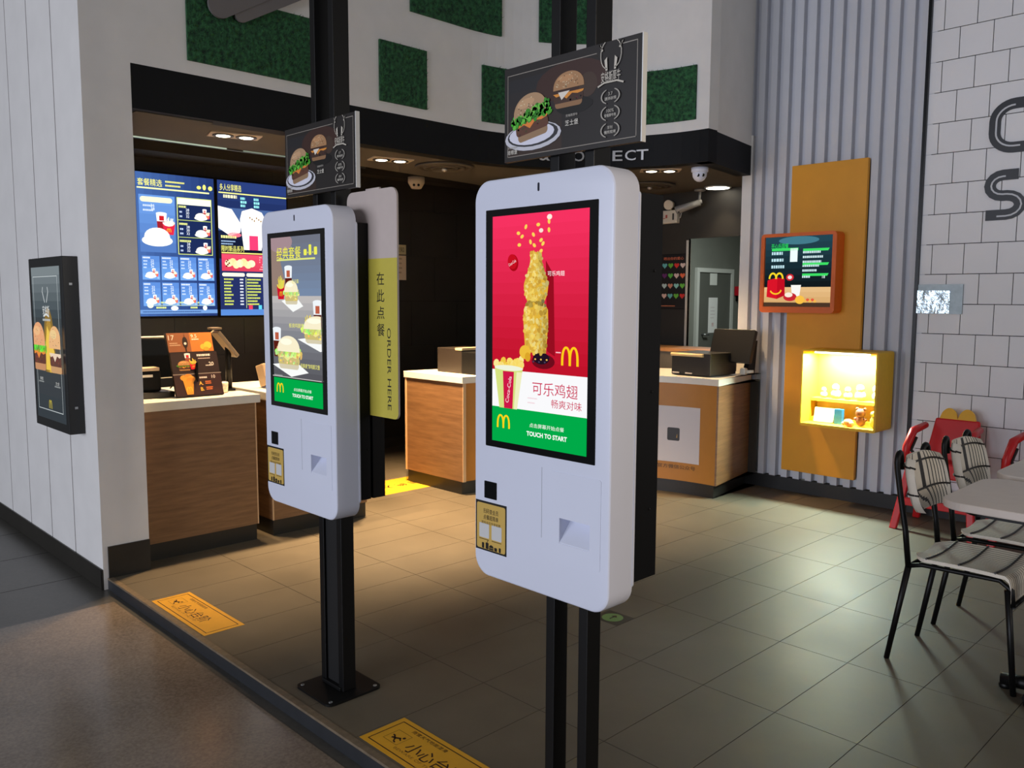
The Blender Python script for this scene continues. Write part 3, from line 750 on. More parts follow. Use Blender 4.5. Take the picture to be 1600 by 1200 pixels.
# --- things on the left counter
t = thing('register_terminal', (-3.1, -3.2, .9), 'black register terminal with pale edged screen beside the left jamb', 'register')
mb = MB(); mb.prism([(-.16, 0), (.2, 0), (.2, .24), (-.1, .24)], -.008, .008, (Y, (Z*.9-X*.35).normalized(), (X*.9+Z*.35).normalized(), Vector((-3.03, -3.22, 1.0)))); mb.build('screen', BLACK_GLASS, t)
mb = MB(); mb.tube([(-3.06, -3.36, .99), (-3.125, -3.315, 1.24), (-3.125, -3.0, 1.24)], .007, n=8); mb.build('screen_edge', mat((214, 206, 194), .4), t)
mb = MB(); mb.box(-3.15, -2.90, -3.36, -3.16, .935, 1.06); mb.build('body', BLACK, t, bevel=.012)
mb = MB(); mb.box(-2.98, -2.895, -3.35, -3.17, 1.055, 1.075); mb.build('paper_cover', mat((206, 184, 158), .4), t, bevel=.004)
mb = MB(); mb.box(-2.8995, -2.897, -3.27, -3.21, 1.02, 1.035); mb.build('label_plate', mat((240, 236, 228), .4), t)
mb = MB(); mb.box(-3.19, -2.86, -3.38, -3.10, .90, .934); mb.build('base', mat((36, 34, 32), .4), t, bevel=.004)
mb = MB(); mb.tube([(-2.88, -3.12, .95), (-2.85, -3.10, .985), (-2.84, -3.09, .96), (-2.84, -3.09, .905)], .004, n=6); mb.build('cable', BLACK, t)
# menu stand (leans back)
MS = (Y, (Z*.955-X*.295).normalized(), (X*.955+Z*.295).normalized(), Vector((-2.775, -3.125, .905)))
t = thing('menu_stand', (-2.8, -2.93, .9), 'tilted three-panel menu stand with fried food pictures on the left worktop', 'menu stand')
mb = MB(); mb.prism([(0, 0), (.285, 0), (.268, .26), (.262, .385), (-.012, .385), (.0, .26)], -.02, 0, MS); mb.build('board', mat((34, 24, 22), .4), t)
A = Art(MS, step=.0003)
A.l = 1; A.rect(-.005, .268, .135, .115, (140, 84, 50)); A.rect(.13, .268, .135, .115, (206, 118, 48))
A.rect(.0, .137, .28, .126, (44, 26, 24)); A.rect(.0, .005, .283, .126, (52, 26, 24))
A.rect(-.004, .131, .292, .005, (150, 134, 126), 2); A.rect(-.006, .262, .28, .004, (40, 22, 18), 2)
A.l = 3
A.text('17', .02, .355, .03, (236, 220, 206)); A.bars(.005, .318, .07, 2, .012, (206, 170, 140), .006)
A.text('9.5', .155, .362, .022, (250, 240, 226)); A.bars(.14, .338, .065, 1, .012, (246, 226, 200), .008)
A.poly(ell(.098, .325, .016, .034), (34, 20, 16)); A.poly([(.096, .36), (.1, .36), (.098, .385)], (34, 20, 16)); A.rect(.094, .27, .008, .03, (34, 20, 16)); A.el(.098, .318, .008, .008, (226, 214, 206), lay=4)
A.el(.205, .295, .02, .018, (244, 178, 60)); A.el(.232, .305, .024, .022, (250, 186, 64), lay=4); A.el(.22, .282, .018, .012, (236, 156, 50), lay=5)
A.cup(.098, .195, .036, body=(150, 70, 50)); A.burger(.072, .155, .075, lettuce=(80, 120, 40)); A.l = 12; A.fries(.125, .16, .045); A.l = 3
A.bars(.155, .238, .11, 1, .012, (246, 234, 226), .013); A.bars(.16, .222, .1, 1, .01, (206, 180, 170), .006); A.text('20', .235, .19, .022, (250, 240, 232)); A.bars(.2, .178, .05, 1, .01, (240, 224, 214), .006)
for k, (a, b) in enumerate(((.06, .112), (.085, .118), (.1, .105), (.072, .1), (.093, .096))): A.el(a, b, .024, .017, ((238, 156, 52), (226, 140, 44), (246, 166, 66))[k % 3], lay=3+k)
A.poly([(.062, .012), (.1, .012), (.112, .092), (.05, .092)], (224, 150, 48), 9); A.arches(.081, .03, .03, .026, (250, 196, 60), 10)
A.l = 3; A.text('10', .235, .112, .02, (250, 240, 232)); A.bars(.15, .104, .07, 1, .01, (240, 224, 214), .01); A.text('A.', .155, .075, .022, (250, 190, 70), bold=.02); A.text('B.', .158, .04, .022, (250, 190, 70), bold=.02)
A.bars(.182, .08, .05, 2, .011, (226, 120, 60), .007); A.bars(.182, .045, .05, 2, .011, (226, 120, 60), .007)
A.build('print', t)
mb = MB(); mb.prism([(0, 0), (.1, 0), (.0, .2)], -.006, .006, (-X, Z, Y, Vector((-2.80, -2.99, .9)))); mb.build('strut', BLACK, t)
# customer display on a pole
t = thing('pole_display', (-2.98, -2.72, .9), 'slanted customer display on a black pole beside the menu stand', 'customer display')
mb = MB(); mb.box(-3.005, -2.955, -2.74, -2.68, .9, .912); mb.tube([(-2.98, -2.71, .91), (-2.98, -2.71, 1.2)], .019, n=14); mb.build('pole', BLACK_METAL, t)
mb = MB(); mb.prism([(-.09, -.012), (.11, -.012), (.11, .012), (-.09, .012)], -.05, .05, ((Y*.62-Z*.78).normalized(), (Y*.78+Z*.62).normalized(), X, Vector((-2.98, -2.735, 1.20)))); mb.build('display', mat((150, 130, 108), .4), t, bevel=.004)
mb = MB(); mb.box(-3.0, -2.93, -2.83, -2.77, 1.285, 1.297); mb.build('cap', mat((160, 140, 118), .4), t)
mb = MB(); mb.lathe((-2.9, -2.79, .9), [(.03, 0), (.034, .06), (.03, .065)], n=18)
tag(mb.build('paper_cup', mat((236, 226, 206), .5)), 'small white cup partly hidden behind the menu stand', 'cup')
mb = MB(); mb.prism([(-.06, 0), (.06, 0), (.075, .14), (-.075, .14)], -.05, .05, ((Y).normalized(), (Z*.97-X*.24).normalized(), (X*.97+Z*.24).normalized(), Vector((-2.95, -2.43, .915))))
tag(mb.build('tray_holder', mat((176, 150, 120), .5), bevel=.006), 'beige upright holder at the left edge of the burger-screen kiosk', 'holder')
# --- things on the curved counter
t = thing('receipt_printer', (-3.0, -.82, .9), 'black box-shaped printer on the lit end of the curved worktop', 'printer')
mb = MB(); mb.box(-3.2, -2.905, -.85, -.55, .9, 1.092); mb.build('body', mat((40, 33, 28), .45), t, bevel=.004)
mb = MB(); mb.box(-2.98, -2.90, -.852, -.55, 1.08, 1.098); mb.build('top_slot', mat((226, 196, 150), .4), t)
mb = MB(); mb.box(-2.905, -2.74, -.85, -.55, .9, 1.07); mb.build('front', BLACK, t, bevel=.004)
mb = MB(); mb.prism([(0, 0), (.11, 0), (.12, .30), (-.01, .30)], -.012, .012, (Vector((.86, .5, 0)), Z, Vector((.5, -.86, 0)), Vector((-3.09, -.42, 1.09))))
mb.box(-3.1, -2.98, -.42, -.36, .9, 1.1)
tag(mb.build('menu_holder', mat((226, 116, 50), .5)), 'orange panel edge peeking out left of the red-screen kiosk', 'panel')
t = thing('cash_register', (-1.6, .45, .9), 'black register with drawer box on the yellow counter near the corner', 'register')
mb = MB(); mb.box(-1.79, -1.44, .34, .70, .905, 1.075); mb.build('body', mat((13, 12, 12), .5), t, bevel=.006)
mb = MB(); mb.tube([(-1.79, .335, 1.06), (-1.50, .335, 1.06)], .013, n=12); mb.build('paper_cover', mat((236, 206, 150), .4), t)
for xx in (-1.775, -1.66):
    mb = MB(); mb.box(xx, xx+.06, .333, .34, .915, .925); mb.build('foot_clip', mat((236, 220, 200), .4), t)
mb = MB(); mb.prism(rrect(-.19, 0, .17, .26, .012), -.02, .02, (X, (Z*.94+Y*.3).normalized(), (-Y*.94+Z*.3).normalized(), Vector((-1.44, .62, 1.0)))); mb.build('monitor', mat((7, 7, 8), .4), t, bevel=.004)
mb = MB(); mb.prism([(-.1, 0), (.02, 0), (.05, .26), (.0, .26)], -.02, .02, (Y, Z, X, Vector((-1.40, .86, .9)))); mb.build('stand', BLACK, t)
t = thing('power_plug', (-1.42, .72, .9), 'small white plug lying on the worktop at the corrugated wall', 'plug')
mb = MB(); mb.box(-1.41, -1.36, .70, .745, .9, .955); mb.build('head', mat((236, 226, 206), .45), t, bevel=.012)
mb = MB(); mb.tube([(-1.36, .72, .925), (-1.31, .74, .93)], [.014, .011], n=12); mb.build('neck', mat((236, 226, 206), .45), t)
t = thing('back_shelf_unit', (-2.3, 1.1, 0), 'low back counter with lit wooden top behind the black register', 'cabinet')
mb = MB(); mb.box(-3.4, -1.72, 1.0, 1.4, 0, 1.03); mb.build('body', mat((112, 104, 92), .5, noise=.05), t)
mb = MB(); mb.box(-3.42, -1.70, .985, 1.42, 1.03, 1.056); mb.build('top', wood((150, 100, 60), (206, 150, 96)), t)

# ================================================================ MENU SCREENS
NAVY, NAVY2, SKY = (24, 40, 92), (20, 32, 70), (84, 126, 196)
YEL = (240, 236, 120)
def menu_frame(y0, label):
    t = thing('menu_screen', (-4.7, y0+.3, 1.3), label, 'menu screen', 'lit menu screens on the kitchen wall')
    mb = MB(); mb.box(-4.768, -4.706, y0-.015, y0+.64, 1.315, 2.455); mb.build('housing', BLACK, t, bevel=.003)
    return t, side(-4.7055, y0, 1.33)
W_, H_ = .625, 1.11
t, fr = menu_frame(-2.59, 'left lit blue menu screen with a large meal and eight small meals')
A = Art(fr, lit=1.35, step=.0006); A.clip = (.625, 1.11); A.grad(0, 0, W_, H_, (66, 100, 160), (34, 52, 104), 10, vert=False, lay=1); A.rect(0, .02, W_, .03, (110, 150, 206), 2)
A.l = 2; A.rect(.0, 1.0, W_, .004, (40, 70, 130)); A.text('套餐精选', .11, 1.035, .055, YEL, w_=.19, bold=.02); A.bars(.23, 1.045, .17, 2, .03, YEL, .013)
A.rect(.01, .985, W_-.05, .012, (236, 240, 170))
A.el(.5, 1.03, .018, .014, YEL); A.el(.545, 1.035, .014, .022, YEL); A.el(.595, 1.03, .018, .018, YEL)
A.grad(.02, .50, .28, .44, (76, 112, 176), (104, 150, 216), 6, lay=2); A.l = 3
A.rr(.03, .885, .25, .04, .02, (250, 244, 200)); A.bars(.05, .85, .08, 2, .035, (206, 220, 250), .014); [A.text(tx, .125, .86-.026*q, .022, (240, 246, 255)) for q, tx in enumerate(('36', '38'))]
A.l = 4; A.cup(.19, .66, .085, body=(150, 30, 40), lid=(255, 255, 255)); A.l = 8; A.fries(.245, .64, .1, box=(214, 40, 66), fry=(255, 255, 230)); A.l = 14; A.el(.15, .62, .1, .07, (255, 255, 250)); A.el(.15, .59, .12, .045, (255, 255, 236), lay=15); A.l = 3
A.rect(.315, .49, .285, .45, (26, 40, 82)); A.frame(.315, .49, .285, .45, .006, (214, 226, 120), 4); A.rect(.32, .885, .275, .05, (246, 250, 220), 4)
for k in range(3):
    yy = .86-k*.135; A.l = 4; A.bars(.33, yy, .09, 1, .02, (226, 232, 140), .016); A.bars(.335, yy-.04, .03, 2, .035, (190, 206, 236), .014); [A.text(tx, .40, yy-.015-.026*q, .02, (236, 244, 255)) for q, tx in enumerate(('28', '30', '32'))]; A.rect(.32, yy-.1, .27, .005, (190, 206, 110)); A.l = 5; A.meal(.525, yy-.09, .13)
for r_ in range(2):
    for c_ in range(4):
        xx, yy = .028+c_*.148, .285-r_*.205; A.l = 3; A.grad(xx, yy, .135, .185, (112, 162, 224), (84, 128, 200), 4, lay=3); A.l = 4
        A.bars(xx+.006, yy+.165, .08, 1, .02, (226, 234, 250), .012); A.bars(xx+.01, yy+.14, .035, 3, .025, (206, 222, 250), .01); [A.text(tx, xx+.078, yy+.148-.022*q, .018, (240, 248, 255)) for q, tx in enumerate(('22', '24', '26'))]; A.l = 5; A.meal(xx+.075, yy+.015, .105); A.el(xx+.12, yy+.016, .008, .008, (150, 190, 230), lay=5)
A.l = 3; A.el(.08, .06+.03, .026, .026, (244, 250, 214)); A.bars(.125, .10, .43, 1, .02, (226, 236, 130), .014); A.rect(.11, .083, .49, .005, (206, 216, 140)); A.bars(.125, .06, .1, 1, .02, (226, 236, 130), .014); A.el(.27, .062, .03, .018, (250, 250, 240)); A.bars(.4, .06, .09, 1, .02, (226, 236, 130), .014); A.el(.52, .064, .018, .02, (250, 250, 240)); A.bars(.02, .03, .5, 1, .02, (40, 70, 130), .008)
A.build('display', t)
t, fr = menu_frame(-1.935, 'right lit menu screen with chicken buckets and price lists, partly behind the kiosk')
A = Art(fr, lit=1.35, step=.0006); A.clip = (.625, 1.11); A.rect(0, 0, W_, H_, (34, 44, 92), 1); A.grad(0, .47, W_, .64, (14, 18, 34), (40, 60, 120), 8, lay=2); A.rect(0, 0, W_, .05, (84, 130, 200), 2)
A.l = 3; A.text('多人分享精选', .115, 1.055, .055, YEL, w_=.19, bold=.02); A.rect(.01, 1.005, W_, .01, (236, 236, 140)); A.bars(.05, .97, .13, 1, .02, (250, 244, 190), .025); A.bars(.2, .965, .06, 3, .03, (150, 236, 236), .02); A.bars(.32, .965, .06, 3, .03, (150, 236, 236), .02)
A.rect(0, .7, W_, .19, (70, 96, 146), 3); A.l = 4
A.poly([(.0, .72), (.1, .66), (.19, .69), (.2, .76), (.12, .88), (0, .9)], (255, 252, 246)); A.el(.14, .67, .06, .02, (240, 110, 130))
A.poly([(.22, .55), (.38, .55), (.43, .80), (.39, .87), (.3, .9), (.21, .87), (.19, .80)], (255, 253, 244)); A.rect(.27, .55, .08, .12, (224, 60, 110), 5)
A.el(.5, .83, .05, .04, (255, 240, 246)); A.el(.56, .86, .05, .03, (240, 120, 150), lay=5); A.poly([(.44, .7), (.6, .7), (.62, .84), (.43, .84)], (255, 236, 236), 4)
for k in range(6): A.el(.28+.02*k, .82-.012*(k % 3), .006, .008, (150, 110, 60), lay=6)
A.bars(.02, .64, .15, 1, .02, (244, 240, 150), .022); A.bars(.02, .61, .14, 2, .022, (160, 190, 226), .01); A.text('限时新品系列', .12, .555, .05, YEL, w_=.2, bold=.02); A.rect(.02, .515, W_, .01, (240, 226, 120))
A.grad(.02, .37, .56, .14, (206, 60, 84), (224, 74, 104), 4, lay=4); A.l = 5
for k in range(7): A.el(.08+.034*k, .435+.012*math.sin(k*2.1), .034, .03, ((255, 240, 190), (250, 214, 150), (255, 232, 170))[k % 3], rot=k*30)
for k in range(5): A.el(.06+.012*(k % 3), .41+.012*k, .008, .007, (110, 30, 30), lay=6)
for k in range(16): A.el(.36+.012*(k % 5), .39+.02*(k % 6), .004, .005, (246, 190, 190), lay=6)
A.rr(.02, .325, .2, .03, .014, (255, 246, 214)); A.rr(.235, .325, .2, .03, .014, (255, 246, 214)); A.rect(.228, .06, .004, .26, (206, 220, 150))
for k in range(9): A.bars(.035, .295-.026*k, .09, 1, .02, (214, 224, 96), .013, seed=k); A.bars(.175, .295-.026*k, .03, 1, .02, (236, 240, 250), .012, gap=False)
for k in range(9): A.bars(.24, .295-.026*k, .13, 1, .02, (214, 224, 96), .013, seed=k+20)
A.rect(.25, .05, .035, .035, (226, 60, 90)); A.rect(.34, .05, .03, .035, (90, 200, 226))
A.build('display', t)

# ================================================================ KIOSKS
GOLD = (255, 196, 30)
def kiosk(cx, label, art, rear2=False):
    YF = -3.56
    t = thing('ordering_kiosk', (cx, -3.41, 0), label, 'kiosk', 'self-ordering kiosks on twin posts')
    # floor plate and posts
    mb = MB(); mb.prism(rrect(-.12, -.12, .12, .12, .028), 0, .008, flat(cx+.012, -3.42, 0)); bp = mb.build('base_plate', BLACK_METAL, t)
    for sx in (-1, 1):
        for sy in (-1, 1):
            mb = MB(); mb.lathe((cx+.012+sx*.098, -3.42+sy*.098, .008), [(.0075, 0), (.0075, .002), (.004, .003), (.0035, .001)], n=12); mb.build('bolt', STEEL, bp)
    for sx in (-1, 1):
        px = cx+sx*.06
        mb = MB(); mb.box(px-.016, px+.016, -3.44, -3.385, .008, .80); mb.build('post', BLACK_METAL, t, bevel=.002)
        mb = MB(); mb.box(px-.016, px+.016, -3.44, -3.375, 1.70, ZM); mb.build('post', BLACK_METAL, t, bevel=.002)
    mb = MB(); mb.box(cx-.062, cx+.062, -3.447, -3.38, .008, .022); mb.build('foot_cover', BLACK_METAL, t, bevel=.002)
    mb = MB(); mb.box(cx-.05, cx+.05, -3.43, -3.40, .022, .70); mb.build('post_cover', mat((11, 11, 12), .6), t) if rear2 else None
    # white housing, rounded all round
    w2 = .242; z0, z1 = .712, 1.792
    def loop(inset, y, r):
        return [Vector((cx+a, y, b)) for a, b in rrect(-w2+inset, z0+inset, w2-inset, z1-inset, r, 8)]
    rings = [loop(.008, YF, .049), loop(.0035, YF+.001, .052), loop(.001, YF+.0035, .054), loop(0, YF+.008, .055), loop(0, YF+.092, .055), loop(.004, YF+.0935, .052)]
    mb = MB(); mb.loft(rings, WHITE_PLASTIC, True)
    cut = MB(); X0, X1 = cx+.081, cx+.181
    vs = []
    for xx in (X0, X1): vs += [(xx, YF-.01, .929), (xx, YF+.05, .927), (xx, YF-.002, .864), (xx, YF-.01, .864)]
    cut.add(vs, [(0, 1, 2, 3), (7, 6, 5, 4), (0, 4, 5, 1), (1, 5, 6, 2), (2, 6, 7, 3), (3, 7, 4, 0)])
    h = mb.build('housing', None, t, boolean=cut)
    for p in h.data.polygons: p.use_smooth = False
    md = h.modifiers.new('sm', 'EDGE_SPLIT'); md.split_angle = math.radians(32)
    for p in h.data.polygons: p.use_smooth = True
    mb = MB(); mb.prism(rrect(-w2-.0018, .765, w2+.0018, 1.737, .01), 0, .006, front(cx, YF+.0965, 0)); mb.build('rear_lip', WHITE_PLASTIC, t)
    # printer door as four thin raised strips around the slot
    mb = MB(); fr = front(cx, YF, 0)
    a0, a1, b0, b1 = .047, .215, .818, 1.046
    mb.prism(rrect(a0, b0, a1, b1, .006), -.001, .0012, fr)
    c3 = MB(); c3.prism([(.0805, .8635), (.1815, .8635), (.1815, .9295), (.0805, .9295)], -.01, .01, fr)
    mb.build('printer_door', WHITE_PLASTIC, t, boolean=c3)
    mb = MB(); mb.prism([(.017, .865), (.0185, .865), (.0185, 1.05), (.017, 1.05)], .0, .0004, fr); mb.build('panel_seam', mat((168, 170, 182), .5), t)
    mb = MB(); mb.prism(capsule((-.002, 1.751), (-.002, 1.766), .0032), 0, .0008, fr); mb.build('camera_slot', mat((16, 18, 40), .3), t)
    mb = MB(); mb.prism(rrect(-.2, .933, -.151, .981, .002), 0, .0012, fr); mb.build('scanner_window', BLACK_GLASS, t)
    mb = MB(); mb.prism(rrect(-.1945, 1.08, .1945, 1.713, .002), -.001, .0014, fr); mb.build('bezel', BLACK_GLASS, t)
    A = Art(front(cx-.168, YF-.0015, 1.098), lit=1.0, step=.00015); A.clip = (.336, .597); art(A); A.build('screen', t)
    # membership card (codes left out, their white squares stay blank)
    A = Art(front(cx-.236, YF, .783), step=.0003); A.rect(0, 0, .124, .14, (16, 15, 15), 1); A.rr(.005, .005, .114, .129, .006, (206, 170, 86), 2); A.l = 3
    A.text('扫码变会员', .062, .113, .014, (44, 34, 20), w_=.06, bold=.01); A.text('点餐超简单', .062, .0955, .014, (30, 22, 12), w_=.06, bold=.03); A.text('更有会员专享优惠', .062, .080, .008, (60, 46, 24), w_=.076)
    A.rr(.015, .036, .04, .041, .003, (206, 206, 206)); A.rr(.065, .036, .04, .041, .003, (206, 206, 206)); A.bars(.015, .031, .038, 1, .01, (70, 54, 30), .002, gap=False); A.bars(.066, .031, .038, 1, .01, (70, 54, 30), .002, gap=False)
    for (a, b, c, d) in ((.026, .006, .009, .016), (.041, .006, .012, .018), (.076, .006, .011, .010), (.094, .006, .008, .013)): A.rr(a, b, c, d, .002, (22, 16, 10))
    A.poly(ell(.064, .012, .009, .008, a1=180), (22, 16, 10)); A.rect(.055, .006, .018, .005, (22, 16, 10)); A.strip([(.047, .024), (.049, .029), (.053, .031)], .0015, (22, 16, 10))
    A.build('membership_card', t)
    # rear electronics box
    mb = MB()
    if rear2: mb.box(cx-.232, cx+.232, -3.4655, -3.4135, .772, 1.735); mb.box(cx-.232, cx+.232, -3.403, -3.352, .772, 1.735)
    else: mb.box(cx-.232, cx+.232, -3.4655, -3.358, .772, 1.735)
    mb.build('rear_box', BLACK, t)
    for zz in (.95, 1.25, 1.55):
        mb = MB(); mb.ball((cx+.2322, -3.39 if not rear2 else -3.425, zz), .0035, n=8); mb.build('screw', BLACK_METAL, t)
    return t
def touch_strip(A, W, h):
    A.rect(0, 0, W, h, (0, 170, 72), 3); A.l = 4
    A.arches(W*.13, h*.4, W*.14, h*.36, (252, 214, 20)); A.text('点击屏幕开始点餐', W*.60, h*.60, .0115, (236, 250, 238), w_=W*.36, bold=.01); A.text('TOUCH TO START', W*.60, h*.36, .0125, (248, 255, 250), w_=W*.42, bold=.035)
def art_red(A):
    W, H = .336, .597
    A.grad(0, H*.32, W, H*.68, (190, 18, 40), (250, 52, 100), 14, lay=1)
    A.rect(0, H*.155, W, H*.17, (250, 250, 252), 2); touch_strip(A, W, H*.158)
    rnd = random.Random(3); A.l = 3
    A.el(W*.56, H*.375, W*.12, H*.032, (110, 12, 28)); A.el(W*.54, H*.388, W*.085, H*.026, (34, 16, 34), lay=4)
    A.poly([(W*.60, H*.42), (W*.68, H*.40), (W*.66, H*.74), (W*.58, H*.8)], (150, 14, 32), 3)
    def prof(v):  # bottle shape half width at height fraction v (0 bottom, 1 top)
        pts = [(0, .13), (.12, .14), (.3, .155), (.44, .15), (.5, .10), (.58, .14), (.68, .155), (.8, .11), (.9, .075), (1, .07)]
        for (a, b), (c, d) in zip(pts[:-1], pts[1:]):
            if a <= v <= c: return .84*(b+(d-b)*(v-a)/(c-a))
        return .07
    y0, y1, xc = H*.41, H*.835, W*.48
    outl = [(xc-prof(k/30)*W, y0+(y1-y0)*k/30) for k in range(31)]; outr = [(xc+prof(k/30)*W, y0+(y1-y0)*k/30) for k in range(31)]
    A.poly(outl[::-1]+outr, (226, 180, 60), 5)
    for k in range(420):
        v = rnd.random(); hw = prof(v)*W; u = rnd.uniform(-.95, .95); sh = 1-.22*max(0, u)-.08*rnd.random()-.25*(abs(v-.5)<.03)
        c = rnd.choice([(250, 218, 104), (240, 200, 84), (252, 230, 140), (224, 176, 66)])
        A.el(xc+u*hw, y0+(y1-y0)*v, W*rnd.uniform(.010, .026), W*rnd.uniform(.008, .02), tuple(int(q*sh) for q in c), rot=rnd.uniform(0, 180), lay=6+k % 3, n=8)
    A.el(W*.37, H*.41, W*.06, H*.03, (238, 190, 60), lay=9); A.el(W*.4, H*.39, W*.03, H*.02, (220, 166, 40), lay=10)
    A.l = 9
    for k in range(9): A.el(W*(.46+.02*k), H*(.372+.011*(k % 3)), W*.010, W*.007, ((70, 60, 90), (236, 190, 90), (30, 24, 40))[k % 3], n=8)
    A.l = 5
    for (fx, fy) in ((.29, .92), (.33, .905), (.37, .945), (.30, .87), (.42, .88), (.46, .865), (.45, .91), (.50, .95), (.53, .885), (.55, .87), (.53, .84), (.61, .925), (.61, .96)): A.el(W*fx, H*fy, W*.014, W*.02, (250, 214, 90), rot=fx*900, n=8)
    A.el(W*.615, H*.985-.004, W*.026, W*.02, (255, 236, 226)); A.el(W*.53, H*.925, W*.022, W*.016, (250, 226, 214))
    A.el(W*.235, H*.795, W*.055, W*.066, (170, 8, 22), rot=20); A.el(W*.225, H*.80, W*.05, W*.058, (200, 14, 32), rot=20, lay=6); A.text('Coca-Cola', W*.225, H*.795, .008, (250, 230, 232), w_=W*.085, rot=24, lay=7)
    A.text('可乐鸡翅', W*.685, H*.745, .0125, (255, 240, 240), w_=W*.17, bold=.02)
    A.arches(W*.83, H*.365, W*.16, H*.075, (255, 206, 24)); A.rect(W*.69, H*.415, W*.05, .003, (250, 190, 200))
    # wings bucket
    A.l = 5
    for k in range(26): A.el(W*(.04+.29*rnd.random()), H*(.335+.05*rnd.random()*(1-abs(k/25-.5))), W*.035, W*.03, rnd.choice([(250, 222, 110), (240, 200, 70), (252, 232, 150)]), rot=rnd.uniform(0, 90), n=9)
    A.poly([(W*.085, H*.155), (W*.285, H*.155), (W*.345, H*.335), (W*.03, H*.335)], (214, 226, 130), 7); A.poly([(W*.14, H*.155), (W*.235, H*.155), (W*.25, H*.32), (W*.125, H*.32)], (206, 24, 70), 8); A.poly([(W*.25, H*.155), (W*.285, H*.155), (W*.34, H*.32), (W*.28, H*.32)], (240, 240, 190), 8); A.el(W*.19, H*.335, W*.16, H*.012, (240, 244, 220), lay=9); A.text('Coca-Cola', W*.19, H*.24, .012, (255, 236, 240), w_=H*.12, rot=80, lay=9)
    A.text('可乐鸡翅', W*.68, H*.258, .034, (206, 40, 84), w_=W*.46); A.text('畅爽对味', W*.80, H*.2, .022, (206, 40, 84), w_=W*.30)
    A.bars(W*.4, H*.21, W*.12, 2, .012, (240, 206, 214), .003)
def art_meals(A):
    W, H = .336, .597
    A.grad(0, H*.155, W, H*.25, (86, 86, 92), (128, 130, 138), 6, lay=1); A.grad(0, H*.4, W, H*.25, (128, 130, 138), (196, 192, 190), 6, lay=1); A.grad(0, H*.65, W, H*.35, (120, 140, 170), (112, 116, 130), 8, lay=1)
    A.poly([(0, H*.65), (W*.35, H*.65), (W*.2, H*.85), (W*.25, H), (0, H)], (150, 128, 118), 2); A.el(W*.2, H*.97, W*.25, H*.06, (166, 140, 146), lay=3)
    touch_strip(A, W, H*.15)
    A.l = 4; A.text('经典套餐', W*.37, H*.905, .042, (244, 240, 80), w_=W*.5, bold=.02); A.rect(W*.12, H*.86, W*.78, .006, (226, 232, 130))
    A.rr(W*.68, H*.885, W*.06, H*.035, .004, (240, 240, 90)); A.rr(W*.78, H*.885, W*.05, H*.06, .004, (240, 240, 90)); A.rr(W*.88, H*.885, W*.06, H*.045, .004, (240, 240, 90))
    for k in (.76, .855): A.el(W*k, H*.90, W*.008, W*.008, (240, 240, 90))
    BUN, LET = (250, 240, 206), (196, 214, 120)
    def set_(cx, cy, bw, cupx, frx, tall, cupw=.16):
        A.l = 5; A.l = A.cup(W*cupx, H*(cy+.07), W*cupw, body=(92, 30, 20), lid=(240, 246, 250), logo=(190, 96, 70))+1
        A.l = A.fries(W*frx, H*(cy+.03), W*.17)+1
        A.poly([(W*(cx-bw*.75), H*(cy+.02)), (W*(cx+bw*.1), H*(cy-.045)), (W*(cx+bw*.85), H*(cy-.01)), (W*(cx+bw*.3), H*(cy+.05))], (250, 252, 250)); A.l += 1
        A.burger(W*cx, H*cy, W*bw, bun=BUN, lettuce=LET, patty=(206, 190, 120), cheese=(240, 230, 150), tall=tall, seeds=False)
    set_(.42, .60, .28, .36, .2, 1.12); set_(.92, .375, .52, .93, .76, .68, .18); set_(.34, .21, .47, .09, .21, .95, .18)
    A.l = 30; A.text('巨无霸', W*.52, H*.735, .014, (240, 236, 120)); A.text('板烧鸡腿堡', W*.52, H*.475, .016, (240, 236, 120), w_=W*.3, bold=.02); A.text('经典麦辣鸡腿汉堡', W*.78, H*.24, .016, (240, 236, 120), w_=W*.38, bold=.02); A.rect(0, H*.158, W, .003, (196, 196, 190)); A.rect(W*.03, H*.163, W*.18, .004, (150, 150, 150))
kiosk(.522, 'larger nearer white self-order kiosk with a red chicken screen', art_red)
kiosk(-.667, 'farther white self-order kiosk with a grey burger-meal screen and order sign behind', art_meals, rear2=True)

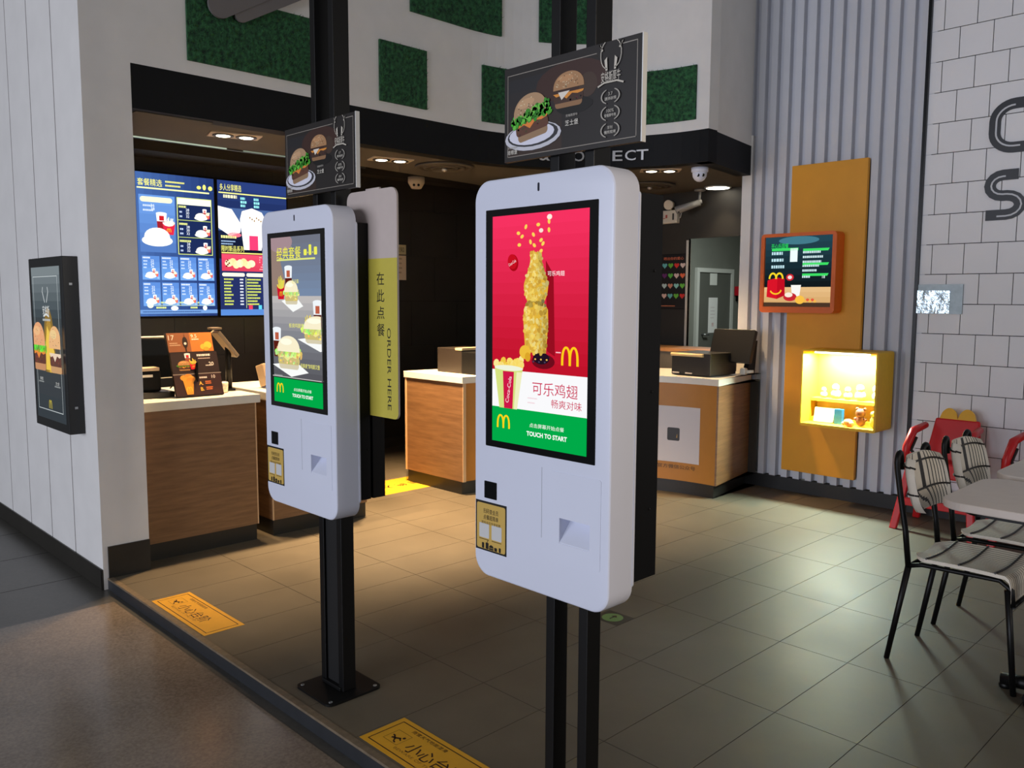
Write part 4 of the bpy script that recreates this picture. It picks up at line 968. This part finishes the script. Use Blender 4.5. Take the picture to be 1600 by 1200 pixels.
# --- overhead boards on the posts
def hanging(cx, label):
    t = thing('hanging_menu_board', (cx, -3.45, 1.853), label, 'hanging sign', 'black burger boards above the kiosks')
    mb = MB(); mb.box(cx-.2335, cx+.2335, -3.459, -3.4465, 1.853, 2.102); mb.build('board', mat((30, 28, 27), .4), t)
    mb = MB(); mb.box(cx+.2336, cx+.2365, -3.461, -3.445, 1.852, 2.103); mb.build('side_trim', mat((232, 232, 230), .4), t)
    mb = MB(); mb.box(cx-.07, cx+.07, -3.4464, -3.441, 1.93, 2.03); mb.build('clamp', BLACK_METAL, t)
    A = Art(front(cx-.2335, -3.459, 1.853), step=.00012); W, H = .467, .249
    A.rect(0, 0, W, H, (36, 32, 31), 1); A.grad(.012, .014, .20, .2, (58, 42, 34), (36, 36, 40), 6, lay=2); A.el(.24, .18, .12, .05, (62, 38, 32), lay=3); A.el(.30, .16, .03, .03, (70, 52, 42), lay=4)
    A.l = 5; A.rect(.012, .012, W-.026, .002, (150, 142, 132)); A.rect(.012, .012, .002, .215, (150, 142, 132)); A.rect(W-.016, .012, .002, .225, (150, 142, 132)); A.rect(.012, .227, .315, .002, (150, 142, 132)); A.rect(.408, .235, .043, .002, (170, 162, 152))
    A.l = 6; A.el(.255, .115, .062, .02, (18, 16, 16)); A.l = 8; A.burger(.235, .115, .105, bun=(176, 132, 92), lettuce=None, patty=(70, 46, 36), cheese=(232, 150, 60), tall=1.05)
    A.l = 9; A.poly([(.2, .155), (.24, .155), (.212, .135)], (236, 226, 212), 14)
    A.l = 16; A.el(.108, .058, .104, .036, (206, 206, 214)); A.el(.108, .062, .094, .030, (52, 52, 56), lay=17); A.el(.104, .064, .084, .027, (226, 226, 240), lay=18)
    A.rot = (.1, .1, math.radians(9)); A.l = 20; A.burger(.104, .052, .125, bun=(184, 148, 112), lettuce=(66, 168, 40), patty=(100, 62, 46), cheese=(240, 140, 60), tall=1.18, meat2=(150, 66, 62))
    rnd = random.Random(5)
    for k in range(60):
        u = rnd.random(); A.el(.036+.135*u, .104+.022*u+rnd.uniform(-.011, .011), rnd.uniform(.005, .010), rnd.uniform(.004, .008), rnd.choice([(70, 176, 44), (44, 130, 30), (110, 206, 70), (56, 150, 36)]), rot=rnd.uniform(0, 180), lay=33+k % 3, n=9)
    A.rot = None; A.l = 38
    SIL = (206, 198, 184); xc = .375
    for sg in (-1, 1):
        A.line([(xc+sg*(.012+.02*math.sin(q)), .185+.032*(1-math.cos(q))) for q in [math.pi*k/8*.9 for k in range(9)]], .002, SIL)
        A.poly([(xc+sg*.01, .18), (xc+sg*.016, .18), (xc+sg*.02, .205), (xc+sg*.012, .212)], SIL); A.line([(xc+sg*.03, .235), (xc+sg*.036, .245), (xc+sg*.026, .228)], .004, SIL)
    A.text('安格斯厚牛', xc, .165, .026, SIL, w_=.06, bold=.02); A.line([(xc-.04, .145), (xc-.02, .152), (xc+.02, .152), (xc+.04, .145)], .004, SIL)
    for k, tx in enumerate((('3.7', '澳洲谷饲'), ('100%', '安格斯牛肉'), ('厚制', '慢煎现烤'))):
        yy = .118-.04*k
        for sg in (-1, 1): A.line([(xc+sg*.028*math.cos(q), yy+.018*math.sin(q)) for q in [-1.1+2.2*i/8 for i in range(9)]], [.002+.002*math.sin(math.pi*i/8) for i in range(9)], (170, 164, 154))
        A.text(tx[0], xc, yy+.006, .008, (190, 184, 172)); A.text(tx[1], xc, yy-.005, .008, (210, 204, 192), w_=.036, bold=.01)
    A.text('安格斯厚牛', .25, .092, .007, (190, 184, 174), w_=.04); A.text('芝士堡', .25, .074, .014, (226, 220, 208), bold=.02); A.text('安格斯厚牛', .035, .036, .006, (190, 184, 174), w_=.034); A.text('培根堡', .035, .024, .012, (226, 220, 208), bold=.02)
    A.build('print', t)
hanging(.525, 'larger right-hand black hanging board with two burgers above the red-screen kiosk')
hanging(-.665, 'smaller left-hand black hanging board with two burgers above the burger-screen kiosk')

# --- order sign beside the farther kiosk
t = thing('order_sign', (-.415, -3.41, 1.071), 'tall white and yellow upright sign reading order here behind the farther kiosk', 'sign')
fr = front(-.563, -3.4045, 1.071)
mb = MB(); mb.prism(rrect(0, 0, .292, .775, (.02, .02, .032, .032)), 0, .007, fr); mb.build('panel', mat((196, 182, 176), .45, noise=.02), t)
mb = MB(); mb.prism(rrect(0, 0, .292, .543, (.02, .02, 0, 0)), .0071, .0076, fr); mb.build('yellow_face', mat((198, 184, 74), .45, noise=.02), t)
mb = MB(); mb.box(-.45, -.37, -3.41, -3.403, 1.846, 1.852); mb.build('top_clip', mat((196, 182, 176), .45), t)
A = Art(front(-.563, -3.4121, 1.071), step=.0003); A.l = 1
for k, ch in enumerate('在此点餐'): A.text(ch, .197, .475-.058*k, .043, (26, 26, 22), bold=.012)
A.text('ORDER HERE', .243, .168, .021, (26, 26, 22), w_=.28, rot=-90)
A.build('lettering', t)

# ================================================================ LEFT WALL LIGHTBOX
t = thing('wall_lightbox', (-3.1, -3.64, .73), 'black framed vertical lightbox with glowing burgers on the left wall', 'lightbox')
YL = -3.71; x0 = ony = -3.40
bx0, bx1, bz0, bz1 = -3.335, -2.745, .755, 1.69
mb = MB(); mb.box(bx0, bx1, YL, -3.6325, bz0, bz1); mb.build('frame', mat((26, 28, 30), .4, noise=.08), t, bevel=.004)
for zz in (.89, 1.54):
    mb = MB(); mb.box(bx1, bx1+.004, -3.68, -3.665, zz, zz+.012); mb.build('latch', STEEL, t)
A = Art(front(bx0+.045, YL-.0005, bz0+.05), lit=.85, step=.0004); W, H = .50, .835; A.clip = (W, H)
A.grad(0, 0, W, H*.32, (66, 74, 80), (84, 88, 90), 4, lay=1); A.grad(0, H*.32, W, H*.35, (110, 100, 84), (66, 74, 80), 6, lay=1); A.grad(0, H*.67, W, H*.33, (70, 80, 86), (140, 150, 154), 6, lay=1)
for rr_, cc in ((.16, (150, 120, 60)), (.12, (206, 160, 70)), (.08, (246, 206, 90))): A.el(W*.55, H*.45, rr_*.6, rr_*1.5, cc, lay=2)
A.poly([(W*.4, H*.33), (W*.66, H*.33), (W*.72, H*.45), (W*.5, H*.62), (W*.42, H*.5)], (255, 214, 90), 3)
A.grad(0, 0, W, H*.315, (60, 68, 74), (70, 74, 78), 4, lay=3.4); A.l = 4; A.frame(.03, .05, W-.07, H-.1, .004, (206, 214, 216))
A.l = 6; A.burger(W*.19, H*.32, W*.46, bun=(246, 178, 130), lettuce=(110, 220, 70), patty=(110, 70, 60), cheese=(250, 150, 70), tall=1.45); A.l = 26; A.burger(W*.82, H*.32, W*.42, bun=(250, 196, 140), lettuce=None, patty=(110, 74, 66), cheese=(252, 226, 200), tall=1.5)
A.l = 8; A.poly([(W*.9, H*.32), (W*1.0, H*.32), (W*1.0, H*.36)], (120, 90, 70)); A.text('安格斯', W*.5, H*.72, .05, (236, 240, 240), w_=.12); A.line([(W*.4, H*.68), (W*.5, H*.695), (W*.6, H*.68)], .012, (226, 230, 230)); A.bars(W*.37, H*.65, W*.27, 1, .02, (200, 206, 206), .012, gap=False)
for sg in (-1, 1): A.line([(W*.5+sg*W*.03, H*.77), (W*.5+sg*W*.1, H*.84), (W*.5+sg*W*.08, H*.87)], .008, (220, 226, 228))
A.text('培根堡', W*.22, H*.265, .018, (220, 220, 216)); A.text('芝士堡', W*.78, H*.25, .018, (220, 220, 216)); A.bars(W*.12, H*.24, W*.22, 1, .02, (160, 164, 164), .008); A.bars(W*.68, H*.225, W*.22, 1, .02, (160, 164, 164), .008)
A.arches(W*.5, H*.075, .05, .045, (214, 196, 70))
A.build('picture', t)

# ================================================================ FLOOR STICKERS
def sticker(x0, y0, w_, h_, label, dirx=True):
    t = thing('floor_sticker', (x0+w_/2, y0+h_/2, 0), label, 'floor sticker', 'yellow caution stickers on the floor tiles')
    mb = MB(); mb.prism([(0, 0), (w_, 0), (w_, h_), (0, h_)], .0002, .0009, flat(x0, y0, 0)); mb.build('film', mat((224, 164, 34), .5, noise=.04, nscale=20), t)
    A = Art(flat(x0, y0, .0009), step=.0002); DK = (52, 26, 14)
    A.frame(.022, .018, w_-.044, h_-.036, .004, DK); 
    A.text('雨雪天气地面湿滑', .19, h_*.80, .017, DK, w_=.18, bold=.02)
    A.frame(.055, h_*.30, .075, .07, .002, (150, 110, 30))
    A.el(.115, h_*.54, .006, .006, DK); A.strip([(.108, h_*.5), (.09, h_*.44), (.075, h_*.42)], .009, DK); A.strip([(.09, h_*.44), (.1, h_*.36), (.112, h_*.34)], .006, DK); A.strip([(.088, h_*.44), (.072, h_*.5), (.066, h_*.49)], .006, DK); A.strip([(.104, h_*.49), (.118, h_*.44)], .005, DK)
    A.text('小心台阶', .295, h_*.45, .062, DK, w_=.27, bold=.03); A.text('BEWARE OF THE STEP', .265, h_*.24, .012, (150, 104, 30), w_=.26)
    A.build('print', t)
sticker(-2.07, -3.578, .59, .19, 'yellow caution step sticker near the white left wall')
sticker(-.292, -3.572, .59, .19, 'yellow caution step sticker in front of the red-screen kiosk, cut by the bottom edge')
t = thing('floor_sticker', (-3.3, -1.2, 0), 'bright yellow floor sticker lit at the gap between the counters', 'floor sticker', 'yellow caution stickers on the floor tiles')
mb = MB(); mb.prism([(-3.53, -.87), (-3.53, -1.45), (-3.11, -1.45), (-3.11, -.92), (-3.16, -.87)], .0002, .0009, flat(0, 0, 0)); mb.build('film', mat((206, 160, 36), .5, noise=.04, nscale=20), t)
A = Art(flat(-3.32, -1.2, .0009), step=.0002)
for k, ch in enumerate('谢绝入内'): A.text(ch, .0, .2-.13*k, .09, (50, 34, 8), bold=.004, rot=-90)
A.build('print', t)
t = thing('floor_marker', (-.375, -2.11, 0), 'dark square floor marker with green disc behind the red-screen kiosk base', 'floor sticker')
A = Art(flat(-.45, -2.175, 0), step=.0004); A.rect(0, 0, .15, .132, (44, 40, 28), 1); A.el(.072, .066, .05, .05, (104, 140, 76), lay=2, n=28); A.l = 3; A.strip([(.072, .045), (.072, .08)], .008, (44, 40, 28)); A.poly([(.055, .075), (.089, .075), (.072, .098)], (44, 40, 28)); A.build('print', t)

# ================================================================ RIGHT WALL FITTINGS
t = thing('yellow_wall_panel', (-.86, .93, .16), 'tall amber yellow board behind the orange screen and toy case', 'wall panel')
mb = MB(); mb.box(-1.145, -.572, .915, .95, .168, 2.482); mb.build('board', mat((226, 156, 30), .5, noise=.04, nscale=5), t, bevel=.002)
# orange screen
t = thing('orange_menu_screen', (-1.01, .86, 1.385), 'orange framed lit menu screen with a red box on the amber board', 'menu screen')
fr = front(-1.31, .79, 1.385)
mb = MB(); mb.prism(rrect(0, 0, .592, .59, .03), -.124, 0, fr)
OR = mat((226, 104, 32), .45, noise=.03)
c2 = MB(); c2.prism([(.03, .045), (.562, .045), (.562, .565), (.03, .565)], -.02, .05, fr)
mb.build('casing', OR, t, boolean=c2)
A = Art(front(-1.28, .806, 1.43), lit=1.05, step=.0004); W, H = .532, .52
A.grad(0, H*.27, W, H*.73, (16, 22, 26), (36, 70, 84), 8, lay=1); A.el(W*.5, H*1.0-.03, W*.3, .03, (66, 120, 136), lay=2); A.grad(0, 0, W, H*.28, (206, 160, 100), (230, 190, 136), 4, lay=2); A.rect(0, 0, W, H*.06, (72, 52, 38), 3)
A.l = 3; A.text('开心乐园餐', W*.22, H*.87, .036, (40, 220, 90), w_=W*.26, bold=.03); A.rect(W*.1, H*.80, W*.4, .02, (60, 214, 100)); A.bars(W*.1, H*.745, W*.2, 3, .05, (190, 226, 236), .022); A.rect(W*.38, H*.64, W*.11, .1, (236, 250, 250))
for k in (.82, .62, .47): A.poly([(W*.57, H*k), (W*.95, H*k), (W*.93, H*(k-.035)), (W*.57, H*(k-.035))], (60, 220, 100))
A.bars(W*.57, H*.755, W*.3, 3, .035, (206, 232, 236), .016); A.bars(W*.57, H*.565, W*.3, 2, .035, (206, 232, 236), .016); A.bars(W*.57, H*.41, W*.15, 1, .035, (206, 232, 236), .016); A.text('18', W*.88, H*.42, .02, (236, 250, 250))
A.l = 5; A.poly([(W*.04, H*.14), (W*.20, H*.11), (W*.32, H*.16), (W*.31, H*.40), (W*.2, H*.42), (W*.05, H*.38)], (214, 20, 40)); A.poly([(W*.20, H*.11), (W*.32, H*.16), (W*.31, H*.40), (W*.2, H*.42)], (190, 14, 34), 6)
for cx in (.13, .23): A.line([(W*cx+.028*math.cos(q), H*.40+.042*math.sin(q)) for q in [math.pi*k/10 for k in range(11)]], .014, (246, 214, 40), 7)
A.line([(W*.18+.045*math.cos(q), H*.25+.035*math.sin(q)) for q in [math.pi*(1.1+.85*k/10) for k in range(11)]], .011, (250, 196, 40), 8)
A.l = 6; A.poly([(W*.43, H*.15), (W*.54, H*.15), (W*.56, H*.31), (W*.41, H*.31)], (246, 244, 240)); A.el(W*.40, H*.14, W*.1, H*.06, (196, 40, 50), lay=7); A.el(W*.38, H*.17, W*.06, H*.035, (246, 232, 214), lay=8); A.el(W*.55, H*.10, W*.07, H*.06, (246, 190, 70), lay=8)
for k in range(5): A.el(W*(.63+.035*k), H*(.08+.02*(k % 2)), W*.024, H*.02, ((240, 180, 80), (226, 90, 60))[k % 2], lay=8)
A.el(W*.39, H*.42, W*.06, H*.05, (206, 40, 50), lay=7, n=9); A.el(W*.39, H*.42, W*.032, H*.026, (240, 226, 226), lay=8)
A.build('screen', t)
# toy display case
t = thing('toy_display_case', (-.6, .8, .575), 'bright yellow lit display case of toys low on the amber board', 'display case')
fr = front(-.878, .65, .572); YC = mat((230, 182, 30), .5, noise=.03)
mb = MB(); mb.prism(rrect(0, 0, .553, .556, .018), -.264, 0, fr); c2 = MB(); c2.prism([(.012, .02), (.538, .02), (.538, .543), (.012, .543)], -.25, .05, fr)
mb.build('box', YC, t, boolean=c2)
mb = MB(); mb.box(-.862, -.343, .79, .898, .745, .766); mb.build('shelf', mat((232, 190, 50), .5), t)
mb = MB(); mb.box(-.862, -.343, .80, .898, .592, .625); mb.build('riser', mat((232, 190, 50), .5), t)
mb = MB(); mb.box(-.80, -.41, .69, .72, 1.10, 1.113, emis((255, 250, 220), 5)); mb.build('lamp_tube', None, t)
d = bpy.data.lights.new('case_lamp', 'AREA'); d.energy = 52; d.color = (.76, 1, .92); d.shape = 'RECTANGLE'; d.size = .42; d.size_y = .1
o = bpy.data.objects.new('case_lamp', d); COL.objects.link(o); o.parent = t; o.location = Vector((-.605, .75, 1.095))-LOC[t.name]
def toy(name, mb, m, label, cat='toy'): tag(mb.build(name, m), label, cat, 'toys in the lit yellow case')
mb = MB(); mb.prism(rrect(-.075, 0, .075, .105, .006), -.003, .003, (X, (Z*.97+Y*.2).normalized(), (-Y*.97+Z*.2).normalized(), Vector((-.75, .765, .596)))); toy('picture_card', mb, mat((190, 196, 160), .5), 'white picture card standing at left on the case bottom', 'card')
mb = MB(); mb.box(-.665, -.61, .755, .795, .593, .70); toy('blue_box', mb, mat((24, 96, 150), .5, noise=.2, nscale=30), 'slim blue toy box standing beside the white card', 'box')
mb = MB(); mb.ball((-.475, .762, .632), .034, sc_=(1, .9, 1.1)); mb.ball((-.475, .755, .69), .034); mb.ball((-.502, .76, .718), .012); mb.ball((-.448, .76, .718), .012); mb.ball((-.508, .755, .645), .014); mb.ball((-.442, .755, .645), .014); toy('toy_bear', mb, mat((104, 56, 34), .7), 'small brown toy bear on the case bottom right')
mb = MB(); mb.ball((-.535, .70, .621), .032, sc_=(1.1, .9, .85)); mb.ball((-.51, .69, .614), .02); toy('orange_toy', mb, mat((222, 146, 84), .6), 'rounded orange toy lying in front of the brown bear')
mb = MB(); mb.ball((-.385, .76, .636), .03, sc_=(.8, .8, 1.4)); mb.ball((-.385, .755, .69), .022); toy('olive_toy', mb, mat((150, 140, 60), .6), 'olive green toy standing at the right end of the case bottom')
mb = MB(); mb.ball((-.59, .745, .607), .014); mb.ball((-.575, .745, .604), .01); toy('tiny_toy', mb, mat((120, 110, 110), .6), 'tiny grey toy beside the blue box on the case bottom')
for k, (xx, c, hh, lab) in enumerate(((-.79, (240, 232, 180), .05, 'pale toy at the left end of the glowing upper shelf'), (-.70, (250, 236, 200), .07, 'pale toy second from left on the glowing upper shelf'), (-.61, (244, 230, 170), .06, 'pale toy in the middle of the glowing upper shelf'), (-.52, (248, 240, 206), .075, 'pale toy second from right on the glowing upper shelf'))):
    mb = MB(); mb.ball((xx, .845, .768+hh*.45), hh*.5, sc_=(1, 1, .95)); mb.ball((xx, .84, .768+hh*1.15), hh*.36); toy('pale_toy', mb, mat(c, .6), lab)
mb = MB(); mb.ball((-.40, .845, .806), .036); mb.ball((-.40, .835, .858), .03); mb.ball((-.38, .815, .838), .012, mat((210, 60, 40), .5)); toy('pale_toy', mb, mat((236, 214, 150), .6), 'toy with red patch at the right end of the glowing upper shelf')
# wall letters: thick outline capitals with an inset pale line
def wall_letter(name, pts_list, label, w0=.066):
    t = thing(name, (pts_list[0][0][0], .95, min(p[1] for q in pts_list for p in q)), label, 'wall letter', 'outlined capital letters on the white tile wall')
    fr = front(0, .951, 0); D = mat((24, 27, 36), .4); Wt = mat((206, 208, 214), .4)
    m1, m2 = MB(), MB()
    for q in pts_list:
        o = stroke(q, w0); n = len(q)
        for i in range(n-1): m1.prism([o[i], o[i+1], o[2*n-2-i], o[2*n-1-i]], 0, .012, fr)
        q2 = stroke(q[1:-1], .018)[len(q)-2:][::-1]; o = stroke(q2, .010); n = len(q2)
        for i in range(n-1): m2.prism([o[i], o[i+1], o[2*n-2-i], o[2*n-1-i]], .0121, .0135, fr)
    m1.build('stroke', D, t); m2.build('inline', Wt, t)
def arc(cx, cy, rx, ry, a0, a1, n=8): return [(cx+rx*math.cos(math.radians(a0+(a1-a0)*k/n)), cy+ry*math.sin(math.radians(a0+(a1-a0)*k/n))) for k in range(n+1)]
Cp = [(.405, 2.668), (.405, 2.712)][:1]+[(.40, 2.716)]+arc(.33, 2.616, .112, .10, 90, 180)+arc(.33, 2.545, .112, .10, 180, 270)+[(.37, 2.445), (.41, 2.445)]
wall_letter('letter_capital', [Cp[1:]], 'dark outlined capital C on the white tiles at the right picture edge')
Sp = [(.37, 2.278), (.30, 2.278)]+arc(.285, 2.213, .075, .065, 90, 270)+arc(.31, 2.088, .078, .06, 90, -90)+[(.26, 2.028), (.195, 2.028)]
wall_letter('letter_capital', [Sp], 'dark outlined capital S on the white tiles below the C')
# steel hatch with shiny card
t = thing('steel_wall_plate', (-.06, .95, 1.39), 'brushed steel plate with shiny card on the tile wall by the black strip', 'wall plate')
mb = MB(); mb.box(-.199, .088, .938, .9505, 1.391, 1.589); mb.build('plate', mat((128, 136, 138), .35, metal=.7, noise=.1, nscale=30), t)
mb = MB(); mb.box(-.199, .01, .93, .9375, 1.395, 1.548); mb.build('card', mat((196, 214, 224), .18, metal=.85, noise=.3, nscale=12, bump=1.0), t)

# ================================================================ DINING FURNITURE
CREAM = mat((238, 228, 212), .55, noise=.04, nscale=30); CORD = mat((30, 24, 20), .5)
def chair(bx, by, label, k=0):
    """woven steel chair facing +X; bx,by = floor point of the near rear leg"""
    wd = .335; t = thing('woven_chair', (bx+.24, by+wd/2, 0), label, 'chair', 'woven cord chairs at the tables')
    for j, yy in enumerate((by, by+wd)):
        s = 1 if j == 0 else -1
        mb = MB(); mb.tube([(bx, yy, 0), (bx+.068, yy, .405)], [.0105, .0125], n=10); mb.build('leg', BLACK_METAL, t)
        mb = MB(); mb.tube([(bx+.47, yy, 0), (bx+.43, yy, .40)], [.0105, .0125], n=10); mb.build('leg', BLACK_METAL, t)
        path_ = [(bx+.068, yy, .405), (bx+.05, yy, .55), (bx+.022, yy, .70), (bx+.006, yy, .80)]
        for q in range(9):
            a = math.pi*q/8
            path_.append((bx+.004-.004*(1-math.cos(a))/2, yy+s*.026*(1-math.cos(a)), .825+.038*math.sin(a)))
        path_ += [(bx+.002, yy+s*.053, .79)]
        mb = MB(); mb.tube(path_, .0115, n=10); mb.build('back_post', BLACK_METAL, t)
    mb = MB()
    for yy in (by, by+wd): mb.tube([(bx+.06, yy, .408), (bx+.12, yy, .425), (bx+.40, yy, .43), (bx+.445, yy, .40), (bx+.45, yy, .34)], .0095, n=8)
    mb.tube([(bx+.07, by, .408), (bx+.07, by+wd, .408)], .009, n=8); mb.tube([(bx+.45, by, .34), (bx+.45, by+wd, .34)], .009, n=8)
    mb.build('seat_frame', BLACK_METAL, t)
    # seat: cords run front to back, rolled at the front edge, three dark cross bands
    def sp(u, v):  # u across 0..1, v front 0..1
        rx = .018*math.cos((u-.5)*math.pi) if True else 0
        x = bx+.075+v*.40; e = max(0, v-.86)/.14
        y = by-.012+(wd+.024)*(.5+(u-.5)*(1-(.42*(max(0, .16-v)/.16)**2)))
        z = .452-.012*math.sin(math.pi*u)-.0*v-.085*e*e+.006*math.sin(math.pi*v)
        return Vector((x-.03*e*e, y, z))
    mb = MB(); NU, NV = 64, 22
    g = [[sp(i/NU, j/NV) for j in range(NV+1)] for i in range(NU+1)]
    for i in range(NU):
        for j in range(NV):
            dark = (i % 3 == 2) or j in (4, 5, 10, 16) and False
            mb.add([g[i][j], g[i+1][j], g[i+1][j+1], g[i][j+1]], [(0, 1, 2, 3)], CREAM if i % 4 else mat((120, 108, 94), .6))
    for i in range(NU):
        for j in range(NV):
            q = [g[i][j], g[i+1][j], g[i+1][j+1], g[i][j+1]]
            mb.add([p-Z*.014 for p in q], [(3, 2, 1, 0)], CREAM)
    rim = [g[i][0] for i in range(NU+1)]+[g[NU][j] for j in range(1, NV+1)]+[g[i][NV] for i in range(NU-1, -1, -1)]+[g[0][j] for j in range(NV-1, 0, -1)]
    for a, b in zip(rim, rim[1:]+rim[:1]): mb.add([a, b, b-Z*.014, a-Z*.014], [(0, 1, 2, 3)], CREAM)
    mb.keep = True; seat = mb.build('seat', None, t)
    mb = MB()
    for v in (.16, .46, .78): mb.tube([sp(u/16, v)+Z*.002 for u in range(17)], .0045, n=6)
    mb.build('cross_band', CORD, seat)
    # backrest: wide loose wrap of cords between the posts, bowed forward
    def bpnt(u, v):  # u across, v up
        a = math.pi*u; cu, su = math.cos(a), math.sin(a)
        yy = by+wd/2-(wd/2+.012)*(1-.26*abs(2*v-1)**3.2)*math.copysign(abs(cu)**.55, cu)
        x = bx+.102-.05*v-.046*su**.7
        return Vector((x, yy, .628+.208*v+.02*su*(v-.4)))
    mb = MB(); NU, NV = 98, 28
    g = [[bpnt(i/NU, j/NV) for j in range(NV+1)] for i in range(NU+1)]
    for i in range(NU):
        for j in range(NV):
            q = [g[i][j], g[i+1][j], g[i+1][j+1], g[i][j+1]]
            sk = i-(10-j if j < 10 else 0)+70
            c = CORD if sk % 7 < 2 and 9 < i < 94 else CREAM
            mb.add(q, [(3, 2, 1, 0)], c); mb.add([p+X*.012 for p in q], [(0, 1, 2, 3)], c)
    rim = [g[i][0] for i in range(NU+1)]+[g[NU][j] for j in range(1, NV+1)]+[g[i][NV] for i in range(NU-1, -1, -1)]+[g[0][j] for j in range(NV-1, 0, -1)]
    for n_, (a, b) in enumerate(zip(rim, rim[1:]+rim[:1])): mb.add([a, b, b+X*.012, a+X*.012], [(0, 1, 2, 3)], CREAM)
    mb.keep = True; bk = mb.build('backrest', None, t)
    mb = MB()
    for v in (.36, .86):
        for dx in (-.003, .015): mb.tube([bpnt(u/16, v)+X*dx for u in range(17)], .0042, n=6)
    mb.build('cross_band', CORD, bk)
    return t
chair(.69, -1.63, 'nearest cream and black woven chair at the right picture edge')
chair(.69, -1.10, 'farther woven chair pushed to the second table near the red high chair')
def table(x0, x1, y0, y1, label):
    t = thing('cafe_table', ((x0+x1)/2, (y0+y1)/2, 0), label, 'table', 'square pale cafe tables')
    mb = MB(); mb.prism(rrect(x0, y0, x1, y1, .1, 10), .722, .752, flat(0, 0, 0)); mb.build('tabletop', mat((230, 218, 208), .4, noise=.02, nscale=20), t, bevel=.004)
    mb = MB(); mb.prism(rrect(x0+.06, y0+.06, x1-.06, y1-.06, .08, 8), .70, .7215, flat(0, 0, 0)); mb.build('under_frame', BLACK_METAL, t)
    cx, cy = (x0+x1)/2, (y0+y1)/2
    mb = MB(); mb.tube([(cx, cy, .02), (cx, cy, .70)], .03, n=16); mb.build('pedestal', BLACK_METAL, t)
    for a in range(4):
        q = math.radians(90*a); d = Vector((math.cos(q), math.sin(q), 0))
        mb = MB(); mb.tube([Vector((cx, cy, .045)), Vector((cx, cy, .03))+d*.125], [.028, .024], n=10); mb.lathe(Vector((cx, cy, 0))+d*.112, [(.02, 0), (.022, .012), (.012, .03)], n=12); mb.build('foot', BLACK_METAL, t)
table(.925, 1.53, -1.865, -1.275, 'nearer pale square table with rounded corners beside the nearest woven chair')
table(.915, 1.52, -1.19, -.60, 'farther pale square table with rounded corners behind the nearer table')

YHC = mat((236, 178, 40), .4)
def high_chair(cx, y0, label):
    """red plastic child chair standing with its back to the tile wall, A-frame legs"""
    t = thing('high_chair', (cx, y0+.2, 0), label, 'high chair', 'red plastic high chairs by the tile wall')
    for sx in (-1, 1):
        for (yf, yt) in ((y0, y0+.10), (y0+.40, y0+.30)):
            a, b = Vector((cx+sx*.235, yf, 0)), Vector((cx+sx*.165, yt, .50))
            mb = MB(); mb.loft([[p+Vector((dx, dy, 0)) for dx, dy in ((-.022, -.018), (.022, -.018), (.022, .018), (-.022, .018))] for p in (a, b)], None, False); mb.build('leg', RED_PLASTIC, t, bevel=.006)
        # arm
        A0, A1 = Vector((cx+sx*.20, y0+.02, .44)), Vector((cx+sx*.155, y0+.30, .66))
        mb = MB(); mb.tube([(cx+sx*.205, y0+.05, .40), (cx+sx*.19, y0+.04, .54), (cx+sx*.175, y0+.10, .64), (cx+sx*.165, y0+.28, .66)], [.022, .024, .026, .022], n=10); mb.build('arm', RED_PLASTIC, t)
    for (zz, yf) in ((.16, y0+.03), (.16, y0+.37)):
        mb = MB(); mb.box(cx-.21, cx+.21, yf-.012, yf+.012, zz, zz+.05); mb.build('crossbar', RED_PLASTIC, t, bevel=.005)
    mb = MB(); mb.box(cx-.17, cx+.17, y0+.04, y0+.34, .40, .44); mb.box(cx-.17, cx+.17, y0+.035, y0+.06, .36, .46); mb.build('seat', RED_PLASTIC, t, bevel=.01)
    bf = (X, (Z*.97+Y*.24).normalized(), (-Y*.97+Z*.24).normalized(), Vector((cx, y0+.30, .43)))
    mb = MB(); mb.prism([(-.17, 0), (.17, 0), (.135, .285), (-.135, .285)], -.03, 0, bf); mb.build('backrest', RED_PLASTIC, t, bevel=.012)
    pts = []
    for k in range(21):
        u = -1+2*k/20; pts.append((-.11*u*-1*-1, .285+.07*abs(math.sin(math.pi*u))**.55))
    pts = [(.11, .27)]+[(-p[0], p[1]) if False else p for p in pts][::1]+[(-.11, .27)]
    pts = sorted(pts[1:-1], key=lambda p: -p[0]); pts = [(-.112, .27), (.112, .27)]+pts
    mb = MB(); mb.prism(pts, -.026, -.004, bf); mb.build('arched_top', YHC, t)
    mb = MB(); mb.tube([(cx-.155, y0+.10, .60), (cx-.17, y0+.06, .52), (cx-.10, y0+.03, .46), (cx, y0+.05, .45)], .011, n=8); mb.build('strap', CORD, t)
high_chair(.14, .44, 'red high chair with yellow arched top standing left by the tile wall')
high_chair(.72, .44, 'red high chair at the right picture edge behind the tables')
